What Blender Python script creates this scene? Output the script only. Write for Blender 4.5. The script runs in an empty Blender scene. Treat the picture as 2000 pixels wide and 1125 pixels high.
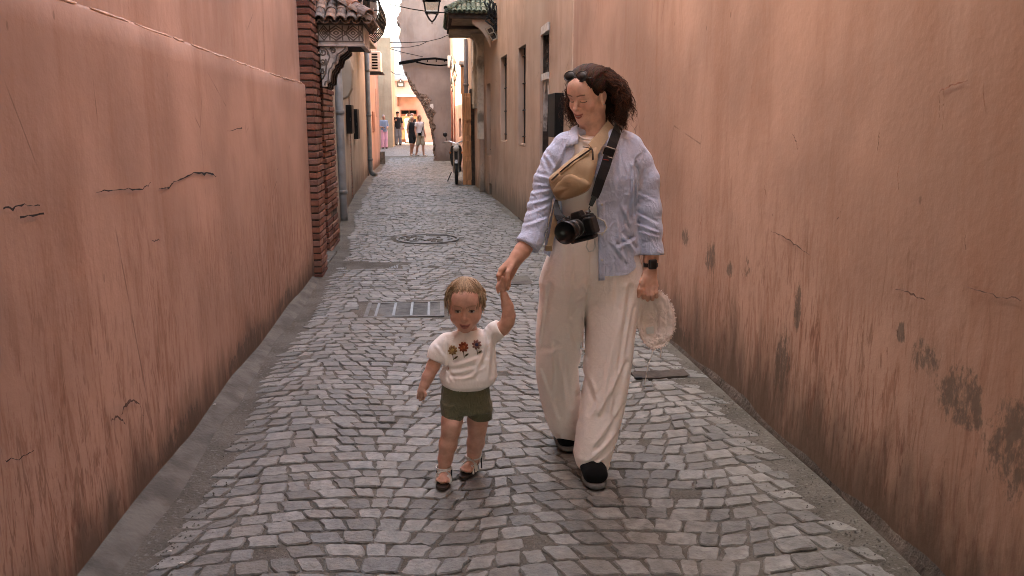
import bpy, math, random
import numpy as np
from mathutils import Vector, Matrix, Euler

random.seed(7); rng = np.random.default_rng(7)
scene = bpy.context.scene
R = math.radians
# ------------------------------------------------------------------ camera
FPX, EYE, HORIZON = 1600.0, 1.48, 236.0          # focal length in pixels of a 2000 wide frame, eye height, horizon row
PITCH = math.atan((562.5 - HORIZON) / FPX)
YAW = math.atan(152 / FPX * math.cos(PITCH))
cam_d = bpy.data.cameras.new('camera'); cam = bpy.data.objects.new('camera', cam_d)
scene.collection.objects.link(cam); scene.camera = cam
cam_d.sensor_width = 36; cam_d.lens = 36 * FPX / 2000; cam_d.clip_start = .05; cam_d.clip_end = 600
cam.location = (0, 0, EYE); cam.rotation_euler = (math.pi / 2 - PITCH, 0, -YAW)
# ------------------------------------------------------------------ sky, sun, exposure
SUN_EL, SUN_AZ = 45, -80                            # azimuth from +Y (down the alley), negative = to the left
world = bpy.data.worlds.new('World'); scene.world = world; world.use_nodes = True
wn = world.node_tree.nodes; wl = world.node_tree.links
bg = wn['Background']
sky = wn.new('ShaderNodeTexSky'); sky.sky_type = 'NISHITA'; sky.sun_disc = False
sky.sun_elevation = R(SUN_EL); sky.sun_rotation = R(SUN_AZ)
sky.dust_density = 4.0; sky.air_density = 1.0; sky.ozone_density = 1.0
wl.new(sky.outputs[0], bg.inputs[0]); bg.inputs[1].default_value = .15
sun_d = bpy.data.lights.new('sun', 'SUN'); sun_d.energy = 2.2; sun_d.angle = R(.5); sun_d.color = (1, .93, .82)
sun = bpy.data.objects.new('sun', sun_d); scene.collection.objects.link(sun)
sv = Vector((math.sin(R(SUN_AZ)) * math.cos(R(SUN_EL)), math.cos(R(SUN_AZ)) * math.cos(R(SUN_EL)), math.sin(R(SUN_EL))))
sun.rotation_euler = sv.to_track_quat('Z', 'Y').to_euler()
vs = scene.view_settings
vs.view_transform = 'Standard'; vs.look = 'None'; vs.gamma = 1; vs.use_curve_mapping = False
vs.exposure = 4.2
vs.use_white_balance = True; vs.white_balance_temperature = 8500; vs.white_balance_tint = 12
try:
    scene.cycles.max_bounces = 6; scene.cycles.diffuse_bounces = 4; scene.cycles.use_adaptive_sampling = True; scene.cycles.adaptive_threshold = .03; scene.cycles.use_denoising = True; scene.cycles.filter_width = 1.0; scene.cycles.adaptive_threshold = .02
except Exception: pass

# ------------------------------------------------------------------ pixel of the photograph -> point at a known depth
_c, _s = math.cos(PITCH), math.sin(PITCH); _cy, _sy = math.cos(YAW), math.sin(YAW)
FWD = np.array([_sy * _c, _cy * _c, -_s]); RGT = np.array([_cy, -_sy, 0.]); UPV = np.cross(RGT, FWD)
def at(px, py, Y):
    d = FWD + RGT * (px - 1000) / FPX + UPV * (562.5 - py) / FPX
    return np.array([0, 0, EYE]) + d * (Y / d[1])
def topx(p):
    v = np.asarray(p, float) - np.array([0, 0, EYE]); z = v @ FWD
    return np.stack([1000 + FPX * (v @ RGT) / z, 562.5 - FPX * (v @ UPV) / z], -1), z

# ------------------------------------------------------------------ objects
COL = scene.collection
def tag(o, label=None, cat=None, group=None, kind=None):
    if label: o['label'] = label
    if cat: o['category'] = cat
    if group: o['group'] = group
    if kind: o['kind'] = kind
    return o
def thing(name, label, cat, loc=(0, 0, 0), group=None):
    o = bpy.data.objects.new(name, None); COL.objects.link(o)
    o.location = [float(v) for v in loc]; o.empty_display_size = .1
    return tag(o, label, cat, group)
def wloc(o):
    v = np.zeros(3)
    while o is not None:
        v = v + np.array(o.location); o = o.parent
    return v
def link(name, me, parent=None):
    o = bpy.data.objects.new(name, me); COL.objects.link(o)
    if parent is not None: o.parent = parent
    return o
def make_mesh(name, v, f, mats, smooth=False, cols=None, mi=None):
    me = bpy.data.meshes.new(name)
    v = np.asarray(v, dtype=np.float64)
    me.from_pydata(v.tolist(), [], f.tolist() if isinstance(f, np.ndarray) else f)
    for m in (mats if isinstance(mats, (list, tuple)) else [mats]): me.materials.append(m)
    if smooth: me.polygons.foreach_set('use_smooth', [True] * len(me.polygons))
    if mi is not None: me.polygons.foreach_set('material_index', mi)
    if cols is not None:
        a = me.color_attributes.new('Col', 'FLOAT_COLOR', 'POINT')
        c = np.ones((len(v), 4)); c[:, :3] = cols
        a.data.foreach_set('color', c.ravel())
    me.update()
    return me
def mobj(name, v, f, mat, parent=None, smooth=False, cols=None, mi=None, origin=None):
    """a mesh object from world coordinates"""
    v = np.asarray(v, dtype=np.float64)
    base = wloc(parent) if parent is not None else np.zeros(3)
    if origin is None: origin = base
    me = make_mesh(name, v - np.asarray(origin), f, mat, smooth, cols, mi)
    o = link(name, me, parent); o.location = (np.asarray(origin) - base).tolist()
    return o
class MB:
    """collects shapes of one part"""
    def __init__(s): s.v = []; s.f = []; s.c = []
    def add(s, v, f, col=None):
        n = len(s.v); s.v += [tuple(map(float, p)) for p in v]; s.f += [tuple(i + n for i in q) for q in f]
        s.c += [col or (1, 1, 1)] * len(v)
        return s
    def box(s, x0, x1, y0, y1, z0, z1, M=None, col=None):
        v = [(x, y, z) for x in (x0, x1) for y in (y0, y1) for z in (z0, z1)]
        if M is not None: v = [tuple(M @ Vector(p)) for p in v]
        return s.add(v, [(0, 1, 3, 2), (4, 6, 7, 5), (0, 4, 5, 1), (2, 3, 7, 6), (0, 2, 6, 4), (1, 5, 7, 3)], col)
    def tube(s, pts, r, n=8, cap=True, col=None, flat=None):
        pts = [Vector(p) for p in pts]; rs = r if isinstance(r, (list, tuple, np.ndarray)) else [r] * len(pts)
        v = []; f = []; N = None
        for i, p in enumerate(pts):
            t = (pts[min(i + 1, len(pts) - 1)] - pts[max(i - 1, 0)])
            t = t.normalized() if t.length > 1e-9 else Vector((0, 0, 1))
            if N is None:
                a = Vector((0, 0, 1)) if abs(t.z) < .9 else Vector((1, 0, 0)); N = t.cross(a).normalized()
            else:
                N = (N - t * N.dot(t)); N = N.normalized() if N.length > 1e-6 else t.orthogonal().normalized()
            B = t.cross(N)
            for k in range(n):
                a = 2 * math.pi * k / n
                v.append(p + (N * math.cos(a) + B * math.sin(a)) * rs[i])
        for i in range(len(pts) - 1):
            for k in range(n): f.append((i * n + k, i * n + (k + 1) % n, (i + 1) * n + (k + 1) % n, (i + 1) * n + k))
        if cap: f.append(tuple(range(n - 1, -1, -1))); f.append(tuple((len(pts) - 1) * n + k for k in range(n)))
        return s.add(v, f, col)
    def lathe(s, prof, M=None, n=20, col=None, arc=2 * math.pi):
        """prof: (radius, height) along local z"""
        full = abs(arc - 2 * math.pi) < 1e-6; m = n if full else n + 1
        v = []; f = []
        for r_, h_ in prof:
            for k in range(m):
                a = arc * k / n; p = Vector((r_ * math.cos(a), r_ * math.sin(a), h_)); v.append(M @ p if M is not None else p)
        for i in range(len(prof) - 1):
            for k in range(n): f.append((i * m + k, i * m + (k + 1) % m, (i + 1) * m + (k + 1) % m, (i + 1) * m + k))
        return s.add(v, f, col)
    def prism(s, poly, d, M=None, col=None):
        """poly in local xz, extruded d along local y"""
        n = len(poly); v = [Vector((x, 0, z)) for x, z in poly] + [Vector((x, d, z)) for x, z in poly]
        if M is not None: v = [M @ p for p in v]
        f = [tuple(range(n)), tuple(range(2 * n - 1, n - 1, -1))] + [(i, i + n, (i + 1) % n + n, (i + 1) % n) for i in range(n)]
        return s.add(v, f, col)
    def build(s, name, mat, parent=None, smooth=False, bevel=0, cols=False, origin=None, seg=2):
        o = mobj(name, np.array(s.v), s.f, mat, parent, smooth, np.array(s.c) if cols else None, origin=origin)
        if bevel:
            b = o.modifiers.new('bevel', 'BEVEL'); b.width = bevel; b.segments = seg; b.limit_method = 'ANGLE'; b.angle_limit = R(40)
        return o
def one(name, mat, parent, bevel=0, **k):
    return MB().box(*k['b']).build(name, mat, parent, bevel=bevel)
def wave(seed, n, lo, hi, dim=3):
    """smooth pseudo noise: sum of sines, returns f(points)->approx -1..1"""
    g = np.random.default_rng(seed); k = g.normal(size=(n, dim)); k /= np.linalg.norm(k, axis=1)[:, None]
    k *= np.exp(g.uniform(math.log(lo), math.log(hi), n))[:, None]; ph = g.uniform(0, 6.28, n)
    def fn(*c):
        o = 0
        for i in range(n): o = o + np.sin(sum(k[i, j] * c[j] for j in range(dim)) + ph[i])
        return o / math.sqrt(n) * .8
    return fn

# ------------------------------------------------------------------ materials
class NT:
    def __init__(s, name):
        s.m = bpy.data.materials.new(name); s.m.use_nodes = True; s.t = s.m.node_tree
        s.b = s.t.nodes['Principled BSDF']
        s.b.inputs['Specular IOR Level'].default_value = .3
    def n(s, typ, **k):
        x = s.t.nodes.new('ShaderNode' + typ)
        for a, b in k.items(): setattr(x, a, b)
        return x
    def l(s, a, b): s.t.links.new(a, b)
    def put(s, sock, val):
        if isinstance(val, bpy.types.NodeSocket): s.l(val, sock)
        else: sock.default_value = val
    def pos(s): return s.n('NewGeometry').outputs['Position']
    def obj(s): return s.n('TexCoord').outputs['Object']
    def map(s, vec, scale, rot=(0, 0, 0), loc=(0, 0, 0)):
        m = s.n('Mapping'); s.l(vec, m.inputs[0]); m.inputs['Scale'].default_value = scale; m.inputs['Rotation'].default_value = rot
        m.inputs['Location'].default_value = loc; return m.outputs[0]
    def noise(s, vec, scale, detail=4, rough=.55, dist=0):
        x = s.n('TexNoise'); s.l(vec, x.inputs['Vector']); x.inputs['Scale'].default_value = scale; x.inputs['Detail'].default_value = detail
        x.inputs['Roughness'].default_value = rough; x.inputs['Distortion'].default_value = dist; return x.outputs['Fac']
    def voro(s, vec, scale, feature='F1', rand=1):
        x = s.n('TexVoronoi', feature=feature); s.l(vec, x.inputs['Vector']); x.inputs['Scale'].default_value = scale
        x.inputs['Randomness'].default_value = rand; return x
    def ramp(s, fac, a, b, lo=0, hi=1):
        x = s.n('MapRange', interpolation_type='SMOOTHSTEP'); s.put(x.inputs[0], fac)
        x.inputs[1].default_value = a; x.inputs[2].default_value = b; x.inputs[3].default_value = lo; x.inputs[4].default_value = hi
        return x.outputs[0]
    def math(s, op, a, b=0., c=None):
        x = s.n('Math', operation=op); s.put(x.inputs[0], a); s.put(x.inputs[1], b)
        if c is not None: s.put(x.inputs[2], c)
        return x.outputs[0]
    def mix(s, fac, a, b, mode='MIX'):
        x = s.n('Mix', data_type='RGBA', blend_type=mode); s.put(x.inputs[0], fac)
        for i, v in ((6, a), (7, b)):
            if isinstance(v, tuple) and len(v) == 3: v = (*v, 1)
            s.put(x.inputs[i], v)
        return x.outputs[2]
    def xyz(s, vec):
        x = s.n('SeparateXYZ'); s.l(vec, x.inputs[0]); return x.outputs
    def attr(s, name='Col'): return s.n('Attribute', attribute_name=name).outputs['Color']
    def bump(s, h, strength=.3, dist=.01):
        x = s.n('Bump'); s.l(h, x.inputs['Height']); x.inputs['Strength'].default_value = strength; x.inputs['Distance'].default_value = dist
        s.l(x.outputs[0], s.b.inputs['Normal'])
    def out(s, col=None, rough=.8, metal=0, spec=None):
        if col is not None: s.put(s.b.inputs['Base Color'], (*col, 1) if isinstance(col, tuple) and len(col) == 3 else col)
        s.put(s.b.inputs['Roughness'], rough); s.put(s.b.inputs['Metallic'], metal)
        if spec is not None: s.b.inputs['Specular IOR Level'].default_value = spec
        return s.m
def simple(name, col, rough=.75, var=.25, vscale=6, bscale=80, bstr=.15, bdist=.004, metal=0, vcol=False, spec=None, dark=None):
    """an even material with mottling and fine relief"""
    t = NT(name); p = t.obj()
    c = t.attr() if vcol else None
    lo = tuple(x * (1 - var) for x in col); hi = tuple(min(1, x * (1 + var)) for x in col)
    mixc = t.mix(t.ramp(t.noise(p, vscale, 3), .3, .7), lo, hi)
    if dark is not None: mixc = t.mix(t.ramp(t.noise(p, vscale * .6, 4, .65), .52, .68), mixc, dark)
    if vcol: mixc = t.mix(1., c, mixc, 'MULTIPLY')
    t.bump(t.noise(p, bscale, 2), bstr, bdist)
    return t.out(mixc, rough, metal, spec)

def plaster(name, base, dirt=(.085, .058, .04), streak=(.21, .085, .050), peel=(.10, .084, .065), peel_amt=0., streak_amt=.6, zbase=.45, blotch=None, height=True, peel_boxes=(), fade=None):
    t = NT(name); p = t.pos(); z = t.xyz(p)[2]
    lo = tuple(x * .80 for x in base); hi = tuple(min(1, x * 1.14) for x in base)
    big = t.noise(p, .9, 4, .6)
    col = t.mix(t.ramp(big, .32, .68), lo, hi)
    # slow run-down streaks all over, faint
    st1 = t.noise(t.map(p, (2.6, 2.6, .45)), 1.3, 4, .68, .5)
    col = t.mix(t.math('MULTIPLY', t.ramp(st1, .46, .70), .45), col, tuple(x * y for x, y in zip(base, (.72, .60, .52))))
    st1b = t.noise(t.map(p, (2.2, 2.2, .5), loc=(3, 1, 7)), 1.6, 3, .65, .3)
    col = t.mix(t.math('MULTIPLY', t.ramp(st1b, .52, .75), .3), col, tuple(min(1, x * y) for x, y in zip(base, (1.16, 1.22, 1.28))))
    if blotch: col = t.mix(t.math('MULTIPLY', t.ramp(t.noise(p, .55, 3), .45, .65), .6), col, blotch)
    # dark strokes in the lower half: splash and scrape marks
    low = t.ramp(t.math('ADD', z, t.math('MULTIPLY', t.noise(p, 1.2, 2), .9)), 1.95, .70) if height else t.ramp(z, 0, 1, .5, .5)
    low = t.math('MULTIPLY', low, t.ramp(t.noise(p, 1.1, 3, .6), .34, .62, .35, 1))
    st2 = t.noise(t.map(p, (15, 15, 2.6), (.12, .05, 0)), 1.0, 5, .68, 1.6)
    col = t.mix(t.math('MULTIPLY', t.math('MULTIPLY', t.ramp(st2, .46, .64), low), streak_amt * .75), col, streak)
    st3 = t.noise(t.map(p, (30, 30, 5), (.35, .25, 0), (4, 2, 1)), 1.0, 3, .6, 1.5)
    col = t.mix(t.math('MULTIPLY', t.math('MULTIPLY', t.ramp(st3, .54, .64), low), streak_amt * .55), col, tuple(x * .5 for x in streak))
    # bare render where the paint has come off
    if peel_boxes:
        g = None
        for (cy, cz, ry, rz) in peel_boxes:
            y_ = t.xyz(p)[1]
            a = t.math('MULTIPLY', t.math('SUBTRACT', y_, cy), 1 / ry); b = t.math('MULTIPLY', t.math('SUBTRACT', z, cz), 1 / rz)
            d = t.math('SQRT', t.math('ADD', t.math('MULTIPLY', a, a), t.math('MULTIPLY', b, b)))
            m = t.ramp(d, .2, 1.15, 1, 0)
            g = m if g is None else t.math('MAXIMUM', g, m)
        nz = t.math('ADD', t.math('MULTIPLY', t.noise(t.map(p, (16, 16, 7)), 1.0, 5, .75, .5), .75), t.math('MULTIPLY', t.noise(t.map(p, (60, 60, 34)), 1.0, 3, .7), .35))
        k = t.math('MULTIPLY', t.ramp(t.math('ADD', nz, t.math('MULTIPLY', g, .36)), .79, .93), .75)
        k = t.math('MULTIPLY', k, t.ramp(g, .02, .12))
        col = t.mix(k, col, t.mix(t.noise(p, 30, 4), tuple(x * .6 for x in peel), tuple(x * 1.25 for x in peel)))
    # damp foot of the wall with an uneven upper edge
    if height:
        e = t.math('ADD', z, t.math('MULTIPLY', t.math('SUBTRACT', t.noise(t.map(p, (6, 6, 1.5)), 1., 4, .65), .5), zbase * 1.5))
        col = t.mix(t.math('MULTIPLY', t.ramp(e, zbase, zbase * .12), .88), col, dirt)
    # hairline scratches, pale and dark
    sc = t.voro(t.map(p, (1, 1, .45), (.5, .3, 0)), 2.1, 'DISTANCE_TO_EDGE').outputs['Distance']
    scm = t.math('MULTIPLY', t.ramp(sc, .006, .002), t.ramp(t.noise(p, 1.7, 3), .55, .62))
    col = t.mix(t.math('MULTIPLY', scm, .55), col, tuple(x * .35 for x in base))
    # small chips
    ch = t.voro(t.map(p, (1, 1, .5)), 9).outputs['Distance']
    chm = t.math('MULTIPLY', t.ramp(ch, .09, .05), t.ramp(t.noise(p, 2.3, 2), .52, .6))
    col = t.mix(t.math('MULTIPLY', chm, .6), col, tuple(x * .4 for x in base))
    h = t.math('ADD', t.math('MULTIPLY', t.noise(p, 30, 3, .6), .5), t.math('MULTIPLY', t.noise(p, 5, 2), .8))
    t.bump(h, .32, .010)
    return t.out(col, .88, spec=.2)
# ------------------------------------------------------------------ the alley's two sides, measured on the ground
LPTS = [(-9, -1.16), (7.7, -1.16), (9.5, -1.2), (12.5, -1.43), (16, -1.57), (22.6, -1.8), (29.6, -1.93), (60, -2.5)]
RPTS = [(-9, 1.575), (4, 1.575), (5.2, 1.555), (12.35, 1.267), (15.2, 1.17), (17, 1.05), (18.8, .93), (20, .9), (30, .65), (60, .3)]
def XL(y): return np.interp(y, [p[0] for p in LPTS], [p[1] for p in LPTS])
def XR(y): return np.interp(y, [p[0] for p in RPTS], [p[1] for p in RPTS])

TERRA = (.40, .247, .182)
M_left_low = plaster('terracotta_plaster_left', TERRA, zbase=.34, streak_amt=.9, peel_boxes=[(5.0, .12, 1.0, .16), (3.6, .10, .6, .14), (6.3, .12, .7, .16)])
M_left_up = plaster('terracotta_plaster_upper', (.43, .277, .21), height=False, streak_amt=.35)
M_right = plaster('terracotta_plaster_right', TERRA, zbase=.55, streak_amt=.95,
                  peel_boxes=[(2.58, .77, .05, .07), (2.42, .72, .13, .12), (2.22, .66, .22, .16), (2.0, .60, .22, .26), (3.38, .66, .06, .22), (3.50, .36, .15, .34), (4.52, .71, .16, .16), (4.22, .70, .09, .09), (3.98, .75, .07, .10), (5.0, .76, .14, .10), (5.4, .12, 1.4, .16)])
M_right_far = plaster('ochre_plaster_right', (.42, .29, .215), zbase=.55, streak_amt=.6, streak=(.2, .12, .08), dirt=(.15, .12, .09), blotch=(.44, .34, .26))
M_pale = plaster('grey_plaster', (.36, .30, .235), zbase=.6, streak=(.15, .12, .09), streak_amt=.7)
M_pink = plaster('salmon_plaster', (.44, .285, .225), zbase=.3, streak=(.3, .14, .09), streak_amt=.3)
M_beige = plaster('sand_plaster', (.40, .325, .225), height=False, streak_amt=.15)
M_blue = simple('blue_grey_wash', (.26, .33, .39), .9, .2, 2, 30, .2)
M_rose = simple('rose_wash', (.44, .27, .225), .9, .14, 1.5, 30, .2)
M_mud = plaster('brown_mud_plaster', (.19, .15, .128), zbase=.5, streak=(.12, .08, .06), dirt=(.13, .09, .07), streak_amt=.35)
M_rubble = simple('crumbled_mudbrick', (.14, .10, .075), .95, .6, 14, 25, 1., .03, dark=(.05, .036, .028))
M_white = simple('limewash', (.72, .70, .66), .9, .1, 3)
M_cream_relief = simple('cracked_cream_relief', (.50, .43, .34), .9, .25, 4, 30, .5, .01, dark=(.25, .2, .15))
M_wood_dark = simple('dark_weathered_wood', (.045, .03, .022), .8, .4, 12, 50, .4)
M_black = simple('black_void', (.004, .0038, .0035), .95, .2, 4, spec=.05)
M_cable = simple('sooty_cable', (.004, .004, .004), .95, .2, 20, spec=.03)
M_iron = simple('black_iron', (.008, .0075, .007), .6, .3, 20, 120, .15)
M_concrete = simple('grey_concrete', (.105, .095, .08), .92, .3, 6, 50, .8, .008, dark=(.062, .055, .045))
M_dark_concrete = simple('damp_dark_mortar', (.095, .075, .06), .9, .35, 7, 40, .8, .012, dark=(.045, .035, .028))
M_pipe = simple('grey_painted_pipe', (.17, .165, .155), .5, .2, 6, 60, .1)
M_pipe2 = simple('dark_green_grey_pipe', (.085, .095, .095), .45, .2, 6, 60, .1)
M_brick = simple('red_painted_brick', (1, 1, 1), .85, .22, 14, 60, .7, .006, vcol=True)
M_mortar = simple('dark_mortar', (.06, .045, .035), .95, .3, 12, 60, .6)
M_tile_l = simple('weathered_clay_tile', (1, 1, 1), .85, .35, 16, 50, .5, .006, vcol=True, dark=(.35, .32, .3))
M_carved = simple('carved_grey_plaster', (.50, .45, .40), .9, .2, 9, 60, .5, dark=(.2, .17, .15))
M_carve_d = simple('dark_groove_carving', (.15, .125, .105), .9, .25, 9)  # dark colour stands in for the relief shade of the incised grooves
M_board = simple('grey_wood_boards', (.30, .245, .18), .85, .25, 6, 50, .4)

def wood(name, col, axis=2, dark=.55):
    t = NT(name); p = t.obj(); sc = [18, 18, 18]; sc[axis] = 1.2
    g = t.noise(t.map(p, tuple(sc)), 1.5, 5, .6, .8)
    c = t.mix(t.ramp(g, .3, .7), tuple(x * dark for x in col), tuple(min(1, x * 1.25) for x in col))
    t.bump(g, .25, .004)
    return t.out(c, .55, spec=.35)
M_door = wood('varnished_cedar_door', (.55, .26, .12))
M_door_red = wood('dark_red_door', (.20, .075, .045))

# ------------------------------------------------------------------ ground, pavement bed, cobbles
def ground_z(y): return np.interp(y, [38, 52, 70], [0, .24, .3])
t = NT('dirt_joints'); p = t.pos()
c = t.mix(t.ramp(t.noise(p, 3, 6, .6), .35, .65), (.078, .069, .056), (.12, .107, .088))
c = t.mix(t.ramp(t.noise(p, 60, 3), .55, .7), c, (.15, .138, .12))
t.bump(t.math('ADD', t.noise(p, 90, 2), t.noise(p, 14, 3)), .8, .01); M_dirt = t.out(c, .95, spec=.15)
t = NT('far_setts'); p = t.pos(); vo = t.voro(t.map(p, (1, 1, .0)), 8, 'DISTANCE_TO_EDGE').outputs['Distance']
c = t.mix(t.ramp(vo, .02, .09), (.075, .07, .06), t.mix(t.noise(p, 5, 4), (.13, .125, .115), (.21, .20, .185)))
t.bump(t.ramp(vo, .02, .1), .5, .01); M_farsetts = t.out(c, .8)
t = NT('grey_sett_stone'); p = t.pos()
n1 = t.noise(p, 22, 4, .65); c = t.mix(1., t.attr(), t.mix(t.ramp(n1, .3, .7), (.62, .60, .58), (1.2, 1.18, 1.15)), 'MULTIPLY')
pits = t.ramp(t.voro(p, 70).outputs['Distance'], .22, .12); pits = t.math('MULTIPLY', pits, t.ramp(t.noise(p, 18, 3), .5, .62))
c = t.mix(t.math('MULTIPLY', pits, .6), c, (.06, .05, .042))
c = t.mix(t.math('MULTIPLY', t.ramp(t.noise(p, 2.2, 4, .65), .50, .68), .55), c, (.15, .13, .105))
layer = t.noise(t.map(p, (22, 34, 22), (0, 0, .4)), 1, 4, .7, .3)
t.bump(t.math('ADD', t.math('MULTIPLY', t.noise(p, 75, 3, .65), .7), layer), .75, .007)
M_stone = t.out(c, t.ramp(n1, .3, .7, .52, .72), spec=.35)

ys = [-30, -8, 38, 45, 52, 70, 150]; gv = []; gf = []
for y in ys: gv += [(-120, y, float(ground_z(y)) - .04), (120, y, float(ground_z(y)) - .04)]
for i in range(len(ys) - 1): gf.append((2 * i, 2 * i + 1, 2 * i + 3, 2 * i + 2))
ground = tag(mobj('ground', gv, gf, M_farsetts), kind='structure')
und = wave(3, 10, .8, 3.5, 2)
def fz(x, y):            # level of the paving: nearly flat, a shallow dish to the drains
    return .006 * und(x, y) + .012 * (x - .2) ** 2 * np.clip((30 - y) / 10, 0, 1)
Y = np.concatenate([np.arange(-8, 12, .16), np.arange(12, 36.2, .5)]); U = np.linspace(0, 1, 19)
bv = []; bump2 = wave(5, 14, 6, 30, 2)
for y in Y:
    for u in U:
        x = (XL(y) - .1) * (1 - u) + (XR(y) + .1) * u
        e = min(u, 1 - u) * (XR(y) - XL(y))
        bv.append((x, y, fz(x, y) - .0055 + .0022 * bump2(x, y) + .010 * max(0, 1 - e / .30)))
n = len(U); bf = [(i * n + k, i * n + k + 1, (i + 1) * n + k + 1, (i + 1) * n + k) for i in range(len(Y) - 1) for k in range(n - 1)]
pavement = tag(mobj('pavement', bv, bf, M_dirt, smooth=True), kind='structure')

# covers and drains lie flush in the paving: (x0, x1, y0, y1)
HOLES = [(-.60, .05, 6.18, 6.72), (-.90, -.38, 8.3, 8.62)]
ROUND = (-.11, 10.43, .40)
def stone_rows():
    arch = wave(11, 6, .5, 1.6, 2); jit = np.random.default_rng(5)
    rows = []; y = 1.1
    while y < 34.5: rows.append(y); y += jit.uniform(.078, .106) * (1 if y < 14 else 1.3)
    def yb(k, u):      # row boundary k across the street: little segmental arches that wander
        per = .98; ph = u / per + .11 * math.sin(k * .21)
        return rows[k] + .065 * (abs(math.sin(math.pi * ph)) - .5) + .045 * arch(u, rows[k] * .8) 
    out = []
    for k in range(len(rows) - 1):
        y0 = rows[k]; xl = XL(y0) + .165 + .03 * math.sin(y0 * 2.3) + jit.uniform(0, .05); xr = XR(y0) - .085 + .03 * math.sin(y0 * 1.7) - jit.uniform(0, .06)
        u = xl; edges = [u]
        while u < xr: u += jit.uniform(.078, .134) * (1 if y0 < 14 else 1.3); edges.append(u)
        sh = jit.uniform(-.5, .5, len(edges)) * .03
        for i in range(len(edges) - 1):
            a, b = edges[i], edges[i + 1]
            lean = .022 * math.cos(math.pi * (a + b) / .98) 
            q = [(a + sh[i] - lean, yb(k, a)), (b + sh[i + 1] - lean, yb(k, b)), (b + sh[i + 1] + lean, yb(k + 1, b)), (a + sh[i] + lean, yb(k + 1, a))]
            cx = sum(p[0] for p in q) / 4; cy = sum(p[1] for p in q) / 4
            if any(h[0] - .05 < cx < h[1] + .05 and h[2] - .05 < cy < h[3] + .05 for h in HOLES): continue
            if (cx - ROUND[0]) ** 2 + (cy - ROUND[1]) ** 2 < (ROUND[2] + .06) ** 2: continue
            if cx > xr + .02: continue
            if jit.uniform() < .012: continue
            out.append((q, cx, cy))
    return out
def stone_geo(q, cx, cy, g, detail=True):
    gap = g.uniform(.003, .007)
    pts = []
    for i in range(4):
        ax, ay = q[i]; bx, by = q[(i + 1) % 4]
        # pull the corners in, round them, wobble the sides
        for w, pull in ((.12, .0), (.5, g.uniform(-.003, .004)), (.88, .0)) if detail else ((.14, 0), (.86, 0)):
            x = ax + (bx - ax) * w; y = ay + (by - ay) * w
            dx, dy = cx - x, cy - y; L = math.hypot(dx, dy) + 1e-9
            pts.append((x + dx / L * (gap + pull) + g.normal() * .0026, y + dy / L * (gap + pull) + g.normal() * .0026))
    n = len(pts); z0 = float(fz(cx, cy)) + g.normal() * .0022; tx, ty = g.normal(size=2) * .012
    Z = lambda x, y: z0 + (x - cx) * tx + (y - cy) * ty
    v = [(cx, cy, z0 + .0015)]
    v += [(cx + (x - cx) * .91, cy + (y - cy) * .91, Z(x, y) + .001 + g.normal() * .0007) for x, y in pts]
    v += [(x, y, Z(x, y) - .0042) for x, y in pts]
    v += [(cx + (x - cx) * 1.03, cy + (y - cy) * 1.03, z0 - .035) for x, y in pts]
    f = [(0, 1 + i, 1 + (i + 1) % n) for i in range(n)]
    for r_ in range(2):
        a = 1 + r_ * n; b = a + n
        f += [(a + i, b + i, b + (i + 1) % n, a + (i + 1) % n) for i in range(n)]
    return v, f
stones = stone_rows(); sg = np.random.default_rng(8)
def stone_col():
    w = sg.uniform(.68, 1.30); h_ = sg.normal() * .02
    return (.158 * w + h_ * .1, .153 * w, .140 * w - h_ * .1)
def in_frame(x, y):
    (a, b), z = topx((x, y, 0)); return z > 0 and -30 < a < 2030 and b < 1150
near = sorted([s for s in stones if in_frame(s[1], s[2])], key=lambda s: s[1] ** 2 + s[2] ** 2)
nearset = set(id(s) for s in near[:298])
rest = MB()
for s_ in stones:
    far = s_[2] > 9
    v, f = stone_geo(*s_, sg, not far); c = tuple(q_ * float(np.interp(s_[2], [9, 19], [1.08, .66])) for q_ in stone_col())   # far stones coloured darker to offset the bright light down there
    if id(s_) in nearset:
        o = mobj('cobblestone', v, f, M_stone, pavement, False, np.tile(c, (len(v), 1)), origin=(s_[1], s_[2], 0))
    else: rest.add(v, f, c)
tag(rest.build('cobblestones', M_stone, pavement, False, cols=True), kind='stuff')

# sloping concrete fillet along the left wall, the ragged mortar footing along the right wall
nz = wave(21, 12, 2, 14, 2)
Yk = np.arange(-8, 7.75, .09); prof = [(-.03, .070), (.0, .058), (.038, .046), (.075, .028), (.108, .008), (.14, -.008), (.15, -.04)]
kv = []
for y in Yk:
    w = 1 + .16 * nz(y, 0) - .25 * max(0, (y - 6.2) / 1.5); h_ = 1 + .18 * nz(y, 5)
    for j, (a, b) in enumerate(prof): kv.append((-1.16 + a * w + .004 * nz(y * 1.5, j * 3), y, b * (h_ if b > 0 else 1) + .0025 * nz(y * 3.3, j * 7)))
n = len(prof); kf = [(i * n + k, i * n + k + 1, (i + 1) * n + k + 1, (i + 1) * n + k) for i in range(len(Yk) - 1) for k in range(n - 1)]
tag(mobj('kerb', kv, kf, M_concrete, smooth=True), kind='structure')
Yk = np.arange(-8, 12.5, .055); prof = [(.02, .125), (.006, .105), (.000, .05), (-.012, .020), (-.010, .008), (-.05, -.006), (-.15, -.022)]
kv = []
for y in Yk:
    w = 1 + .25 * nz(y * .8, 9); h_ = 1 + .22 * nz(y * .6, 3)
    for j, (a, b) in enumerate(prof): kv.append((float(XR(y)) + a * w + .0025 * nz(y * 2.1, j * 3), y, b * (h_ if b > 0 else 1) + .0025 * nz(y * 2.4, j)))
n = len(prof); kf = [(i * n + k + 1, i * n + k, (i + 1) * n + k, (i + 1) * n + k + 1) for i in range(len(Yk) - 1) for k in range(n - 1)]
tag(mobj('wall_footing', kv, kf, M_dark_concrete, smooth=True), kind='structure')

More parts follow.
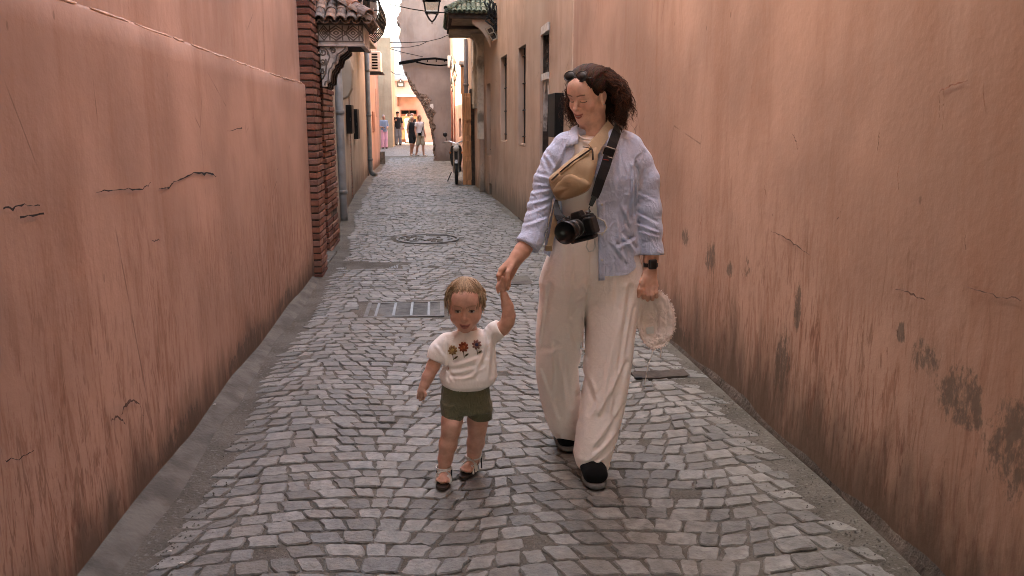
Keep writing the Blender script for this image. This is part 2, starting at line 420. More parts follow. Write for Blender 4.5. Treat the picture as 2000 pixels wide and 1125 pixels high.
# ------------------------------------------------------------------ walls: grids that follow the alley, with openings cut out
def wall_grid(name, ys, zs, xf, sign, mat, parent, holes=(), depth=.22, amp=.006, seed=1, back=.5, reveal=None, ends=True):
    """sign +1: the wall's face looks to +X (left side of the alley); -1: looks to -X"""
    ys = sorted(set(np.round(list(ys) + [h[0] for h in holes] + [h[1] for h in holes], 4)))
    zs = sorted(set(np.round(list(zs) + [h[2] for h in holes] + [h[3] for h in holes], 4)))
    w = wave(seed, 12, .8, 6)
    v = []; idx = {}
    for i, y in enumerate(ys):
        for k, z in enumerate(zs):
            x = float(xf(y, z)) + amp * float(w(y, z, .3)); idx[i, k] = len(v); v.append((x, y, z))
    inside = lambda a, b: any(h[0] - 1e-4 < a < h[1] + 1e-4 and h[2] - 1e-4 < b < h[3] + 1e-4 for h in holes)
    f = []
    for i in range(len(ys) - 1):
        for k in range(len(zs) - 1):
            if inside((ys[i] + ys[i + 1]) / 2, (zs[k] + zs[k + 1]) / 2): continue
            q = (idx[i, k], idx[i + 1, k], idx[i + 1, k + 1], idx[i, k + 1]); f.append(q if sign > 0 else q[::-1])
    for h in holes:
        def P(y, z, d):
            v.append((float(xf(y, z)) - sign * d, y, z)); return len(v) - 1
        c = [P(h[0], h[2], -.0), P(h[1], h[2], -.0), P(h[1], h[3], -.0), P(h[0], h[3], -.0)]
        b = [P(h[0], h[2], depth), P(h[1], h[2], depth), P(h[1], h[3], depth), P(h[0], h[3], depth)]
        for i in range(4):
            q = (c[i], c[(i + 1) % 4], b[(i + 1) % 4], b[i]); f.append(q[::-1] if sign > 0 else q)
    # end returns and top so the wall has thickness
    n0 = len(v); y0, y1, z0, z1 = ys[0], ys[-1], zs[0], zs[-1]
    for y in (y0, y1):
        for z in (z0, z1):
            v.append((float(xf(y, z)), y, z)); v.append((float(xf(y, z)) - sign * back, y, z))
    if ends: f += [(n0, n0 + 1, n0 + 3, n0 + 2), (n0 + 4, n0 + 6, n0 + 7, n0 + 5), (n0 + 2, n0 + 3, n0 + 7, n0 + 6), (n0 + 1, n0 + 5, n0 + 7, n0 + 3)]
    return mobj(name, v, f, mat, parent, smooth=False)
ar = lambda a, b, d: list(np.linspace(a, b, max(2, int(round((b - a) / d)) + 1)))

# ---- left, near: battered lower skin with a sloping ledge, lighter upper wall
wl_ = thing('plaster_wall', 'terracotta plaster wall with a long crack and ledge, left of the child', 'wall', (-1.16, 3, 0))
ledge = lambda y: float(np.interp(y, [-8, 2.4, 4, 6, 7.7], [1.87, 1.855, 1.835, 1.80, 1.80]))
Yw = np.linspace(-8, 7.80, 133); Zn = 22; v = []; w1 = wave(31, 14, .7, 5)
for y in Yw:
    L_ = ledge(y) + .006 * float(w1(y * 2, 9, 1))
    for z in np.linspace(-.05, L_, Zn): v.append((-1.16 + .007 * float(w1(y, z, 0)), y, z))
    v.append((-1.166, y, L_ + .012)); v.append((-1.185, y, L_ + .022)); v.append((-1.225, y, L_ + .026))
n = Zn + 3; f = [(i * n + k, (i + 1) * n + k, (i + 1) * n + k + 1, i * n + k + 1) for i in range(len(Yw) - 1) for k in range(n - 1)]
mobj('lower_wall', v, f, M_left_low, wl_, True)
wall_grid('upper_wall', ar(-8, 7.78, .3), ar(1.7, 6.9, .35), lambda y, z: -1.20 + .0, 1, M_left_up, wl_, amp=.006, seed=4)
rim = MB(); rg = np.random.default_rng(2); y = 1.6
while y < 7.7:     # bare pale render along the ledge's edge
    L = rg.uniform(.12, .5); rim.tube([(-1.160 - .004, y + t_ * L, ledge(y + t_ * L) + .010 + .002 * rg.normal()) for t_ in np.linspace(0, 1, 6)], [.002, .006, .007, .005, .006, .002], 5); y += L + rg.uniform(0, .12)
rim.build('ledge_rim', simple('pale_chipped_edge', (.52, .36, .28), .9, .2, 20), wl_, True)
M_crack = simple('crack_shadow', (.02, .013, .010), 1, .2, 8)  # dark colour paints the shade inside a crack
def crack(pts, widths, X, parent, name='crack', sgn=1, mat=None):
    """a jagged slit: a flat strip just off the wall, its default dark colour painting the shade inside; pts are (y,z) on the wall"""
    g = np.random.default_rng(len(pts) * 7 + int(abs(pts[0][0] * 100))); P = []; W = []
    for i in range(len(pts) - 1):
        for t_ in np.linspace(0, 1, 7)[:-1]:
            P.append((pts[i][0] + (pts[i + 1][0] - pts[i][0]) * t_ + g.normal() * .002, pts[i][1] + (pts[i + 1][1] - pts[i][1]) * t_ + g.normal() * .0028)); W.append((widths[i] + (widths[i + 1] - widths[i]) * t_) * g.uniform(.25, .95))
    P.append(pts[-1]); W.append(widths[-1])
    xf = X if callable(X) else (lambda y: X)
    v = []; f = []
    for (y, z), w in zip(P, W): v += [(xf(y) + sgn * .009, y, z - w / 2), (xf(y) + sgn * .0085, y, z + w / 2)]
    for i in range(len(P) - 1): f.append((2 * i, 2 * i + 2, 2 * i + 3, 2 * i + 1) if sgn > 0 else (2 * i, 2 * i + 1, 2 * i + 3, 2 * i + 2))
    return mobj(name, v, f, mat or M_crack, parent)
def lw(px, py):      # a mark on the near left wall
    d = FWD + RGT * (px - 1000) / FPX + UPV * (562.5 - py) / FPX; k = -1.16 / d[0]; return (d[1] * k, EYE + d[2] * k)
def rw(px, py):
    d = FWD + RGT * (px - 1000) / FPX + UPV * (562.5 - py) / FPX; k = 1.575 / d[0]; return (d[1] * k, EYE + d[2] * k)
crack([lw(182, 373), lw(230, 370), lw(275, 369), lw(290, 356)], [.004, .008, .008, .002], -1.16, wl_)
crack([lw(306, 368), lw(325, 367), lw(335, 356), lw(375, 337), lw(405, 338), lw(419, 344)], [.003, .012, .006, .012, .022, .004], -1.16, wl_)
crack([lw(0, 408), lw(35, 400), lw(72, 401)], [.012, .009, .003], -1.16, wl_)
crack([lw(33, 424), lw(80, 417)], [.008, .006], -1.16, wl_)
crack([lw(440, 256), lw(470, 250)], [.003, .009], -1.16, wl_); crack([lw(293, 470), lw(307, 469)], [.004, .008], -1.16, wl_)
crack([lw(521, 0), lw(525, 142)], [.006, .006], -1.196, wl_, 'seam')
crack([lw(0, 900), lw(30, 895), lw(60, 880)], [.004, .006, .002], -1.16, wl_)
M_scuff = simple('rubber_scuff', (.10, .055, .04), .9, .4, 30)
def scuff(pts, w, parent, X, sgn): crack(pts, w, X, parent, 'scuff', sgn, M_scuff)
scuff([lw(232, 810), lw(240, 790), lw(256, 781), lw(268, 790), lw(276, 812)], [.004, .02, .016, .012, .003], wl_, -1.16, 1)
scuff([lw(213, 822), lw(225, 815), lw(240, 828)], [.006, .018, .006], wl_, -1.16, 1)

# ---- right, near and middle: one long wall with a door and three slit windows
wr_ = thing('plaster_wall', 'terracotta plaster wall with peeling patches and slit windows, right of the woman', 'wall', (1.575, 3, 0))
DOOR = (9.93, 10.55, 0, 2.62); WINS = [(11.78, 12.52, 1.13, 2.53), (13.95, 14.85, 1.13, 2.56), (16.30, 16.85, .79, 2.2)]
VENT = (16.2, 16.58, .02, .26)
mobj_r = wall_grid('near_wall', ar(-8, 8.6, .25), ar(-.05, 5.2, .26), lambda y, z: float(XR(y)), -1, M_right, wr_, amp=.008, seed=9, ends=False)
wall_grid('far_wall', ar(8.6, 17.3, .3), ar(-.05, 8, .35), lambda y, z: float(XR(y)), -1, M_right_far, wr_, holes=[DOOR] + WINS + [VENT], depth=.20, amp=.006, seed=9, ends=False)
def rwin(h, bars=True):
    xw = float(XR((h[0] + h[1]) / 2)); zc = (h[2] + h[3]) / 2
    w = MB().box(xw + .16, xw + .19, h[0] - .02, h[1] + .02, h[2] - .02, h[3] + .02).build('window', M_black, wr_)
    if bars:
        for z in np.linspace(h[2] + .12, h[3] - .12, 4): MB().tube([(float(XR(h[0])) + .07, h[0], z), (float(XR(h[1])) + .07, h[1], z)], .011, 6).build('bar', M_iron, w)
        for y in np.linspace(h[0] + .12, h[1] - .12, 4): MB().tube([(float(XR(y)) + .075, y, h[2]), (float(XR(y)) + .075, y, h[3])], .008, 6).build('bar', M_iron, w)
    MB().box(xw + .02, xw + .16, h[0], h[1], h[2] - .0, h[2] + .02).build('sill', M_right_far, w)
for h in WINS: rwin(h)
MB().box(float(XR(16.4)) + .15, float(XR(16.4)) + .18, VENT[0], VENT[1], VENT[2], VENT[3]).build('vent', M_black, wr_)
# the narrow door: arched frame, carved transom grille, two-leaf dark red door
y0, y1 = DOOR[0], DOOR[1]; xd = float(XR(10.2))
door = MB().box(xd + .10, xd + .14, y0, y1, 0, 2.62).build('door', M_door_red, wr_)
for z in (.5, .62, 1.0, 1.08, 1.62, 1.70): MB().box(xd + .080, xd + .099, y0 + .08, y1 - .06, z, z + .03).build('rail', M_door_red, door)
MB().box(xd + .02, xd + .10, y1 - .05, y1 + .01, 0, 2.60).build('jamb', M_wood_dark, door)
fr = MB(); fr.box(xd - .012, xd + .10, y0, y1, 2.52, 2.615); fr.box(xd - .008, xd + .10, y0 + .02, y1 - .05, 1.97, 2.05)
Mx = Matrix(((0, 1, 0, xd + .02), (1, 0, 0, 0), (0, 0, 1, 0), (0, 0, 0, 1)))
for sg_, yy in ((1, y0 + .02), (-1, y1 - .05)):
    pl = [(yy, 1.97), (yy + sg_ * .24, 1.97), (yy + sg_ * .19, 1.90), (yy + sg_ * .09, 1.72), (yy + sg_ * .03, 1.50), (yy, 1.35)]
    fr.prism(pl, .05, Mx)
fr.build('door_frame', M_carved, door)
gr = MB()
for yy in np.linspace(y0 + .10, y1 - .10, 4):
    for zz in np.linspace(2.13, 2.45, 4):
        Mr = Matrix.Translation((xd + .06, yy, zz)) @ Matrix.Rotation(math.pi / 2, 4, 'Y'); gr.lathe([(.045, -.015), (.062, -.015), (.062, .015), (.045, .015), (.045, -.015)], Mr, 8)
gr.build('transom_grille', M_wood_dark, door); MB().box(xd + .08, xd + .095, y0, y1, 2.05, 2.52).build('transom', M_black, door)

# marks on the near right wall
def cr(*a, w=.008): crack([rw(*q) for q in a], [w * .5] + [w] * (len(a) - 2) + [w * .3], lambda y: float(XR(y)), wr_, 'scratch', -1, M_scuff)
cr((1509, 452), (1540, 464), (1562, 482), (1585, 498), w=.007); cr((1652, 392), (1645, 415), (1628, 452), w=.008)
cr((1722, 258), (1721, 275), (1718, 298), w=.012); cr((1552, 261), (1557, 272), (1562, 292), w=.006)
cr((1755, 563), (1790, 574), (1812, 586), w=.009); cr((1895, 562), (1945, 574), (2000, 588), w=.007); cr((1838, 1000), (1842, 960), (1850, 900), w=.006)
cr((1512, 416), (1512, 420), w=.022); cr((1757, 640), (1757, 662), w=.02); cr((1890, 455), (1892, 488), w=.007)
for a in [((1761, 322), (1758, 345), (1760, 370), .010), ((1841, 178), (1860, 168), (1895, 157), .014), ((1840, 178), (1841, 205), (1839, 235), .006), ((1849, 175), (1848, 215), (1846, 255), .006), ((1925, 165), (1927, 190), (1930, 218), .008), ((1500, 345), (1497, 365), (1499, 380), .01), ((1380, 410), (1374, 440), (1372, 470), .03)]:
    crack([rw(*q) for q in a[:3]], [a[3] * .4, a[3], a[3] * .3], lambda y: float(XR(y)), wr_, 'scuff', -1, simple('faded_scuff', (.22, .10, .065), .9, .4, 30))
# ------------------------------------------------------------------ left doorway: brick piers, carved hood, tiled pent roof
bg_ = np.random.default_rng(12)
def brick_pillar(parent, x0, x1, y0, y1, z1, rough=0.):
    p = MB().box(x0 + .012, x1 - .012, y0 + .012, y1 - .012, -.04, z1).build('brick_pillar', M_mortar, parent)
    z = 0.0; k = 0
    while z < z1 - .05:
        h = .052; sp = y0 + (y1 - y0) * (.55 if k % 2 else .36) + bg_.normal() * .012
        for a, b in ((y0, sp - .005), (sp + .005, y1)):
            r = bg_.uniform(); w = bg_.uniform(.8, 1.2)
            c = (.19, .078, .05) if r < .5 else (.22, .11, .08) if r < .8 else (.13, .046, .03)
            c = tuple(q * w for q in c); j = bg_.normal(size=6) * (.0025 + rough)
            b_ = MB().box(x0 + j[0], x1 + j[1], a + j[2] * .5, b + j[3] * .5, z + .004, z + h + j[5] * .3)
            o = b_.build('brick', M_brick, p, origin=((x0 + x1) / 2, (a + b) / 2, z))
            at_ = o.data.color_attributes.new('Col', 'FLOAT_COLOR', 'POINT'); at_.data.foreach_set('color', list((*c, 1)) * 8)
            m = o.modifiers.new('bevel', 'BEVEL'); m.width = .004; m.segments = 1
        z += .0635; k += 1
    return p
dw = thing('doorway', 'brick doorway with carved grey hood and clay tile roof on the left', 'doorway', (-1.15, 8.9, 0))
brick_pillar(dw, -1.40, -1.085, 7.785, 8.22, 3.3)
brick_pillar(dw, -1.55, -1.20, 9.3, 10.25, 2.19, .003)
MB().box(-1.60, -1.215, 10.25, 10.5, -.04, 2.3).build('jamb_wall', M_pale, dw)
dd = MB().box(-1.52, -1.47, 8.2, 9.32, 0, 2.2).build('door', M_door_red, dw)
for yy in (8.26, 8.8, 9.24): MB().box(-1.47, -1.445, yy - .035, yy + .035, 0, 2.15).build('stile', M_wood_dark, dd)
fj = MB(); fj.box(-1.47, -1.16, 8.225, 8.30, 0, 2.2); fj.box(-1.47, -1.26, 9.22, 9.295, 0, 2.2); fj.build('door_frame', M_wood_dark, dw)
MB().box(-1.5, -1.12, 8.22, 9.3, -.03, .045).build('threshold', M_concrete, dw, bevel=.01)
MB().box(-2.2, -1.24, 7.79, 10.6, 2.2, 9).build('wall_above', M_left_up, dw)
# hood box
HX = -.66
hd = MB(); hd.box(-1.24, HX - .03, 8.30, 9.0, 2.185, 2.235); hd.build('soffit', M_wood_dark, dw)
fz1 = MB().box(-1.085, HX, 8.255, 8.295, 2.205, 2.385).build('frieze', M_carved, dw)
fz2 = MB().box(HX - .04, HX, 8.296, 9.02, 2.205, 2.385).build('frieze', M_carved, dw)
MB().box(-1.09, HX + .012, 8.24, 8.295, 2.178, 2.203).box(HX - .03, HX + .012, 8.296, 9.02, 2.178, 2.203).build('moulding', M_carved, dw)
rel = MB()
def strip(a, b, w=.0055, y=8.255):
    ax, az = a; bx, bz = b; L = math.hypot(bx - ax, bz - az); ang = math.atan2(bz - az, bx - ax)
    rel.box(0, L, -.007, .002, -w, w, Matrix.Translation((ax, y, az)) @ Matrix.Rotation(-ang, 4, 'Y'))
zc, hh = 2.30, .068
for c0, w_ in ((-1.03, .055), (-.915, .105), (-.755, .085)):
    for k in (1, .62, .25):
        P = [(c0 - w_ * k, zc), (c0, zc + hh * k), (c0 + w_ * k, zc), (c0, zc - hh * k)]
        for i in range(4): strip(P[i], P[(i + 1) % 4])
for xx in (-1.082, -.975, -.855, -.70, -.664): strip((xx, zc - hh), (xx, zc + hh))
for xx in (-.82, -.69): strip((xx, zc), (xx + .03, zc + hh)); strip((xx, zc), (xx + .03, zc - hh))
strip((-1.085, zc + hh + .008), (HX, zc + hh + .008)); strip((-1.085, zc - hh - .008), (HX, zc - hh - .008))
rel.build('carving', M_carve_d, fz1)
cp = [(628, 87), (681, 87), (680, 93), (673, 99), (665, 104), (661, 118), (655, 121), (653, 128), (648, 133), (646, 142), (645, 154), (639, 156), (638, 163), (629, 164)]
def corbel(y, dx, mat):
    P = [(-1.085 + (a - 627) * .00487 + dx, 2.178 - (b - 87) * .0049) for a, b in cp]
    o = MB().prism(P, .09, Matrix.Translation((0, y, 0))).build('corbel', mat, dw, bevel=.006)
    return o
c1 = corbel(8.27, .004, M_carved)
for yy in (8.42, 8.60, 8.78): corbel(yy, -.02, M_wood_dark)
corbel(8.92, -.015, M_wood_dark)
sc = MB()
def spiral(cx, cz, r0, turns, sgn, a0):
    n_ = int(turns * 14); pts = []
    for i in range(n_ + 1):
        t_ = i / n_; a = a0 + sgn * turns * 2 * math.pi * t_; r_ = r0 * (1 - t_ * .82); pts.append((cx + r_ * math.cos(a), 8.266, cz + r_ * math.sin(a)))
    sc.tube(pts, .0075, 6)
spiral(-1.045, 2.125, .045, 1.8, 1, -.5); spiral(-1.05, 2.035, .034, 1.6, -1, .9); spiral(-.955, 2.14, .03, 1.4, -1, 2.6); spiral(-1.06, 1.945, .026, 1.5, 1, 1.)
sc.tube([(-1.0, 8.266, 2.13), (-.985, 8.266, 2.08), (-1.02, 8.266, 2.0), (-1.03, 8.266, 1.93), (-1.065, 8.266, 1.87)], .008, 6)
ol = [(-1.085 + (a - 627) * .00487 - .012, 2.178 - (b - 87) * .0049 + .010) for a, b in cp[1:-1]]
sc.tube([(a, 8.266, b) for a, b in ol], .007, 6); sc.build('carving', M_carve_d, c1, True)

def tile_mesh(name, L, r0, r1, th, mat, col, arc=math.pi * .98, n=7):
    v = []; f = []
    for (y, r) in ((0, r0), (L, r1)):
        for s_ in (0, th):
            for k in range(n + 1):
                a = math.pi / 2 - arc / 2 + arc * k / n; v.append(((r - s_) * math.cos(a), y, (r - s_) * math.sin(a) - r * math.cos(arc / 2)))
    m = n + 1
    for k in range(n):
        f += [(k, k + 1, 2 * m + k + 1, 2 * m + k), (m + k + 1, m + k, 3 * m + k, 3 * m + k + 1), (k + 1, k, m + k, m + k + 1), (2 * m + k, 2 * m + k + 1, 3 * m + k + 1, 3 * m + k)]
    f += [(0, 2 * m, 3 * m, m), (n, m + n, 3 * m + n, 2 * m + n)]
    return make_mesh(name, v, f, mat, False, np.tile(col, (len(v), 1)))
def hip_roof(root, xw, xe, Y0, Y1, ze, slope, wcol, L, cols, mat, hipcol, rows_far=9):
    sgn = 1 if xe > xw else -1; half = abs(xe - xw); ang = math.atan(slope); g = np.random.default_rng(6)
    # deck under the tiles
    zt = ze + slope * half
    v = [(xw, Y0, ze - .02), (xe, Y0, ze - .02), (xe, Y1, ze - .02), (xw, Y1, ze - .02), (xw, Y0 + half, zt - .02), (xw, Y1, zt - .02)]
    f = [(0, 1, 2, 3), (0, 1, 4), (1, 2, 5, 4), (0, 4, 5, 3), (2, 3, 5)]
    roof = mobj('roof', v, f, M_wood_dark, root)
    base = wloc(roof); r = wcol / 2
    cov = [tile_mesh('roof_tile', L, r * 1.02, r * .86, .009, mat, c) for c in cols]
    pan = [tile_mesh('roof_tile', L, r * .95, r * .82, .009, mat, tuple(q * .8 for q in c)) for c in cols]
    hip = [tile_mesh('roof_tile', L * 1.15, r * 1.35, r * 1.1, .011, mat, c) for c in hipcol]
    step = L * .74
    def put(me, x, y, z, rz, flip=False):
        o = link('roof_tile', me, roof)
        Mx = Matrix.Translation(Vector((x, y, z)) - Vector(base)) @ Matrix.Rotation(rz + g.normal() * .03, 4, 'Z') @ Matrix.Rotation(ang + g.normal() * .015, 4, 'X')
        if flip: Mx = Mx @ Matrix.Rotation(math.pi, 4, 'Y')
        o.matrix_local = Mx
    def run(n, width, place, maxrow):
        for i in range(n):
            a = (i + .5) * wcol; lim = width(a)
            for k in range(maxrow):
                s_ = k * step * math.cos(ang) - .03
                if s_ > lim - .02 and k > 0: break
                place(a, s_, k)
    def near(a, s_, k):
        x = xe - sgn * a; z = ze + slope * s_ + k * .004
        put(random.choice(cov), x, Y0 + s_, z + .018, 0)
        put(random.choice(pan), x + sgn * wcol / 2, Y0 + s_ + .012, z + .028, 0, True)
    run(int(half / wcol), lambda a: a, near, 7)
    def side(a, s_, k):
        y = Y0 + a; z = ze + slope * s_ + k * .004
        put(random.choice(cov), xe - sgn * s_, y, z + .018, sgn * math.pi / 2)
        if k < 1: put(random.choice(pan), xe - sgn * (s_ + .012), y + wcol / 2, z + .028, sgn * math.pi / 2, True)
    run(int((Y1 - Y0) / wcol), lambda a: min(a, half), side, rows_far)
    ang2 = math.atan(slope / math.sqrt(2)); nh = int(half * math.sqrt(2) / (L * .8)) + 1
    for k in range(nh):
        s_ = k * L * .8 / math.sqrt(2); o = link('roof_tile', random.choice(hip), roof)
        o.matrix_local = Matrix.Translation(Vector((xe - sgn * (s_ - .02), Y0 + s_ - .02, ze + slope * s_ + .045 + k * .004)) - Vector(base)) @ Matrix.Rotation(sgn * math.pi / 4, 4, 'Z') @ Matrix.Rotation(ang2, 4, 'X')
    return roof
hip_roof(dw, -1.20, -.61, 8.13, 9.1, 2.40, .62, .098, .24, [(.34, .22, .16), (.42, .29, .22), (.27, .19, .145), (.22, .17, .14)], M_tile_l, [(.45, .2, .12), (.30, .22, .18)], 3)

# ------------------------------------------------------------------ left, beyond the doorway
hl = thing('house', 'grey-beige plastered house behind the left doorway hood', 'house', (-1.6, 16, 0))
BS = (15.55, 15.95, 0, 2.6)
wall_grid('wall', ar(10.5, 22.3, .4), ar(-.05, 8.6, .4), lambda y, z: float(XL(y)), 1, M_pale, hl, holes=[BS], depth=.12, amp=.01, seed=14, back=3)
brs = MB().box(float(XL(15.7)) - .16, float(XL(15.7)) - .12, BS[0], BS[1], 0, 2.6).build('brick_pier', M_mortar, hl)
z = 0
while z < 2.55:
    c = (.20 * bg_.uniform(.7, 1.2), .065, .042); x = float(XL(15.7))
    o = MB().box(x - .13, x - .02 + bg_.normal() * .004, BS[0] + .01, BS[1] - .01, z + .006, z + .068).build('brick', M_brick, brs, origin=(x, 15.75, z))
    a_ = o.data.color_attributes.new('Col', 'FLOAT_COLOR', 'POINT'); a_.data.foreach_set('color', list((*c, 1)) * 8); z += .08
MB().box(float(XL(14.6)) - .05, float(XL(14.6)) + .035, 14.2, 14.9, 2.05, 3.2).build('arched_buttress', M_pale, hl)
MB().prism([(-1.55, 2.55), (-1.36, 2.5), (-1.30, 2.3), (-1.33, 2.0), (-1.40, 1.86), (-1.55, 1.80)], .3, Matrix.Translation((0, 13.9, 0))).build('corbel_stub', M_pale, hl, bevel=.02)
hp = thing('house', 'salmon pink house at the end of the left side, below the air conditioner', 'house', (-1.9, 26, 0))
wall_grid('wall', ar(22.3, 29.6, .4), ar(-.05, 4.6, .4), lambda y, z: float(XL(y)) + .02, 1, M_pink, hp, holes=[(27.2, 27.6, 1.6, 2.5)], depth=.1, amp=.008, seed=15, back=3)
MB().box(-2.1, -1.98, 27.2, 27.6, 1.6, 2.5).build('window', M_wood_dark, hp)
MB().box(-1.87, -1.80, 25.0, 25.8, 1.15, 1.75).build('shutter', M_door_red, hp)
one('stub', M_concrete, hp, b=(-1.97, -1.75, 29.3, 29.62, -.02, .42))
hu = thing('house', 'tall terracotta house set back on the left, above the salmon house', 'house', (-4, 26, 0))
MB().box(-9, -4.9, 22.3, 29.5, 0, 7.2).build('wall', M_left_up, hu)

def pipe(label, x, y, r, z0, z1, mat, elbow=None):
    r_ = thing('drainpipe', label, 'drainpipe', (x, y, 0))
    pts = [(x, y, z1), (x, y, z0 + .1), (x, y, z0)]
    if elbow: pts = [(x, y, z1), (x, y, z0 + .18), (x + .03, y - .02, z0 + .1), (x + .13, y - .10, z0 + .035)]
    MB().tube(pts, r, 14).build('pipe', mat, r_, True)
    for z in np.arange(z0 + .45, z1, 1.15): MB().lathe([(r + .002, -.03), (r + .012, -.025), (r + .012, .025), (r + .002, .03)], Matrix.Translation((x, y, z)), 14).build('collar', mat, r_, True)
    for z in np.arange(z0 + .9, z1, 1.4): MB().box(x - .14, x, y - .02, y + .02, z - .015, z + .015).build('bracket', M_iron, r_)
    return r_
pipe('thick grey drainpipe standing right behind the left brick doorway', -1.37, 12.35, .062, 0, 2.9, M_pipe)
pipe('slim dark green drainpipe on the corner of the salmon house', -1.72, 22.35, .065, .02, 3.5, M_pipe2, True)
pipe('brown drainpipe above the open carved wooden door', .80, 20.9, .055, 1.9, 3.45, simple('brown_grey_pipe', (.13, .105, .095), .5, .2, 6))
def cabinet(label, x0, x1, y0, y1, z0, z1, mat, name='meter_box', cat='meter box', face=-1):
    r_ = thing(name, label, cat, ((x0 + x1) / 2, (y0 + y1) / 2, z0))
    MB().box(x0, x1, y0, y1, z0, z1).build('case', mat, r_, bevel=.006)
    d = MB().box(x0 + .012, x1 - .012, y0 - .008, y0 + .002, z0 + .025, z1 - .025).build('door', mat, r_, bevel=.003)
    MB().box(x1 - .035, x1 - .022, y0 - .02, y0 - .008, (z0 + z1) / 2 - .03, (z0 + z1) / 2 + .03).build('handle', M_iron, d)
    return r_
M_boxblk = simple('dull_black_steel', (.006, .0055, .005), .6, .3, 10, 60, .1, spec=.15)
M_boxwht = simple('dusty_white_steel', (.55, .52, .47), .6, .12, 6)
cabinet('larger dark box on the grey wall, nearer of the two', -1.60, -1.42, 14.7, 15.1, 1.26, 1.75, M_boxblk)
cabinet('smaller dark box on the grey wall, farther of the two', -1.66, -1.53, 17.0, 17.4, 1.12, 1.71, M_boxblk)
cabinet('pale flat box high on the grey wall under the hood', -1.62, -1.47, 15.4, 15.7, 2.14, 2.50, M_boxwht)
cabinet('tall black steel box on the right wall behind the woman', 1.31, 1.46, 9.05, 9.60, 1.30, 1.78, M_boxblk, 'electric_box', 'electric box')
# iron window bay high on the left
wb = thing('window_bay', 'dark wrought iron window bay with a rounded foot high on the left', 'window bay', (-1.5, 19.5, 3.2))
x0, x1, y0, y1 = -1.7, -1.06, 18.2, 20.6
back_ = MB().box(x0 - .02, x0 + .03, y0, y1, 3.7, 6.5).build('window', M_wood_dark, wb)
pr = [(0, 3.22), (.18, 3.24), (.36, 3.34), (.52, 3.52), (.60, 3.75), (.58, 3.95), (.48, 4.15), (.42, 4.4), (.41, 6.4)]
for yy in np.linspace(y0, y1, 9): MB().tube([(x0 + a, yy, b) for a, b in pr], .016, 6).build('bar', M_iron, wb)
for a, b in pr[1:]: MB().tube([(x0, y0, b), (x0 + a, y0, b), (x0 + a, y1, b), (x0, y1, b)], .013, 6).build('rail', M_iron, wb)
for zz in np.arange(4.5, 6.3, .3): MB().tube([(x0, y0, zz), (x0 + .42, y0, zz), (x0 + .42, y1, zz)], .01, 6).build('rail', M_iron, wb)
for xx in np.linspace(x0 + .06, x0 + .36, 4): MB().tube([(xx, y0, 3.3), (xx, y0, 6.4)], .012, 6).build('bar', M_iron, wb)
MB().box(x0 - .02, x0 + .40, y0 + .1, y1, 3.75, 6.5).build('wooden_screen', M_wood_dark, wb)
MB().box(x0 - .05, x0 + .36, y0 + .05, y1, 3.16, 3.22).build('sill', M_cream_relief, wb, bevel=.02)
for k in range(4):
    Mr = Matrix.Translation((x0 + .08 + .09 * k, y0 - .01, 3.9)) @ Matrix.Rotation(math.pi / 2, 4, 'X'); MB().lathe([(.03, -.01), (.045, -.01), (.045, .01), (.03, .01), (.03, -.01)], Mr, 10).build('scroll', M_iron, wb, True)
Mr = Matrix.Translation((x0 + .46, y0 - .02, 3.40)) @ Matrix.Rotation(math.pi / 2, 4, 'X'); MB().lathe([(.05, -.012), (.075, -.012), (.075, .012), (.05, .012), (.05, -.012)], Mr, 12).build('scroll', M_iron, wb, True)
# air conditioner
ac = thing('air_conditioner', 'white air conditioning unit on a bracket above the salmon wall', 'air conditioner', (-1.6, 24, 2.8))
MB().box(-1.78, -1.46, 23.9, 24.6, 2.83, 3.38).build('case', M_boxwht, ac, bevel=.02)
for k in range(6): MB().box(-1.70, -1.54, 23.885, 23.91, 2.90 + k * .075, 2.94 + k * .075).build('grille_slot', M_black, ac)
MB().box(-1.86, -1.40, 23.85, 24.65, 2.77, 2.81).box(-1.86, -1.81, 23.85, 23.9, 2.80, 3.2).build('bracket', M_iron, ac)
MB().tube([(-1.78, 24, 3.2), (-1.84, 23.95, 3.0), (-1.80, 23.93, 2.86), (-1.82, 23.9, 2.7)], .02, 6).build('hose', M_iron, ac, True)
# end of the alley
hz_ = thing('house', 'unseen house added right of the square behind the mud wall to limit sky light', 'house', (4, 42, 0))  # hidden block, added to cut the sky light on the square
MB().box(1.6, 9, 33.2, 51.8, -.2, 5.3).build('wall', M_left_up, hz_)
hq = thing('house', 'unseen tall house added on the left of the square to keep the sun off it', 'house', (-8, 38, 0))  # out of sight, added to shade the square
MB().box(-14, -4.3, 30.2, 44.6, -.2, 11.4).build('wall', M_left_up, hq)
cp_ = thing('added_shade_vault', 'unseen vault added behind and above the viewer to shade the near alley', 'occluder', (0, -4, 0))  # unseen, added so the alley falls darker towards the viewer
MB().box(-1.3, 1.7, -8, 1.6, 3.0, 5.2).build('vault', M_left_up, cp_)
tw = thing('building', 'sand coloured windowless tower house behind the woman in pink trousers', 'building', (-4, 45, 0))
MB().box(-8, -2.22, 45, 49, -.2, 5.75).build('wall', M_beige, tw)
hb = thing('building', 'rose building with a blue-grey upper storey at the alley end', 'building', (-1, 52, .2))
MB().box(-9, 6, 52, 58, -.3, 3.86).build('lower_wall', M_rose, hb); MB().box(-9, 6, 52.05, 58, 3.95, 6.4).build('upper_wall', M_blue, hb)
MB().box(-9, 6, 51.9, 58, 3.86, 3.95).build('cornice', M_rose, hb)
pp = MB(); g_ = np.random.default_rng(4)
for x in np.arange(-4, 2, .35): pp.box(x, x + .34, 52.1, 52.8, 6.4, 6.55 + g_.uniform(0, .35))
pp.build('parapet', M_cream_relief, hb)
fd = MB().box(-2.06, -1.02, 51.93, 52.02, .2, 2.15).build('door', M_door_red, hb)
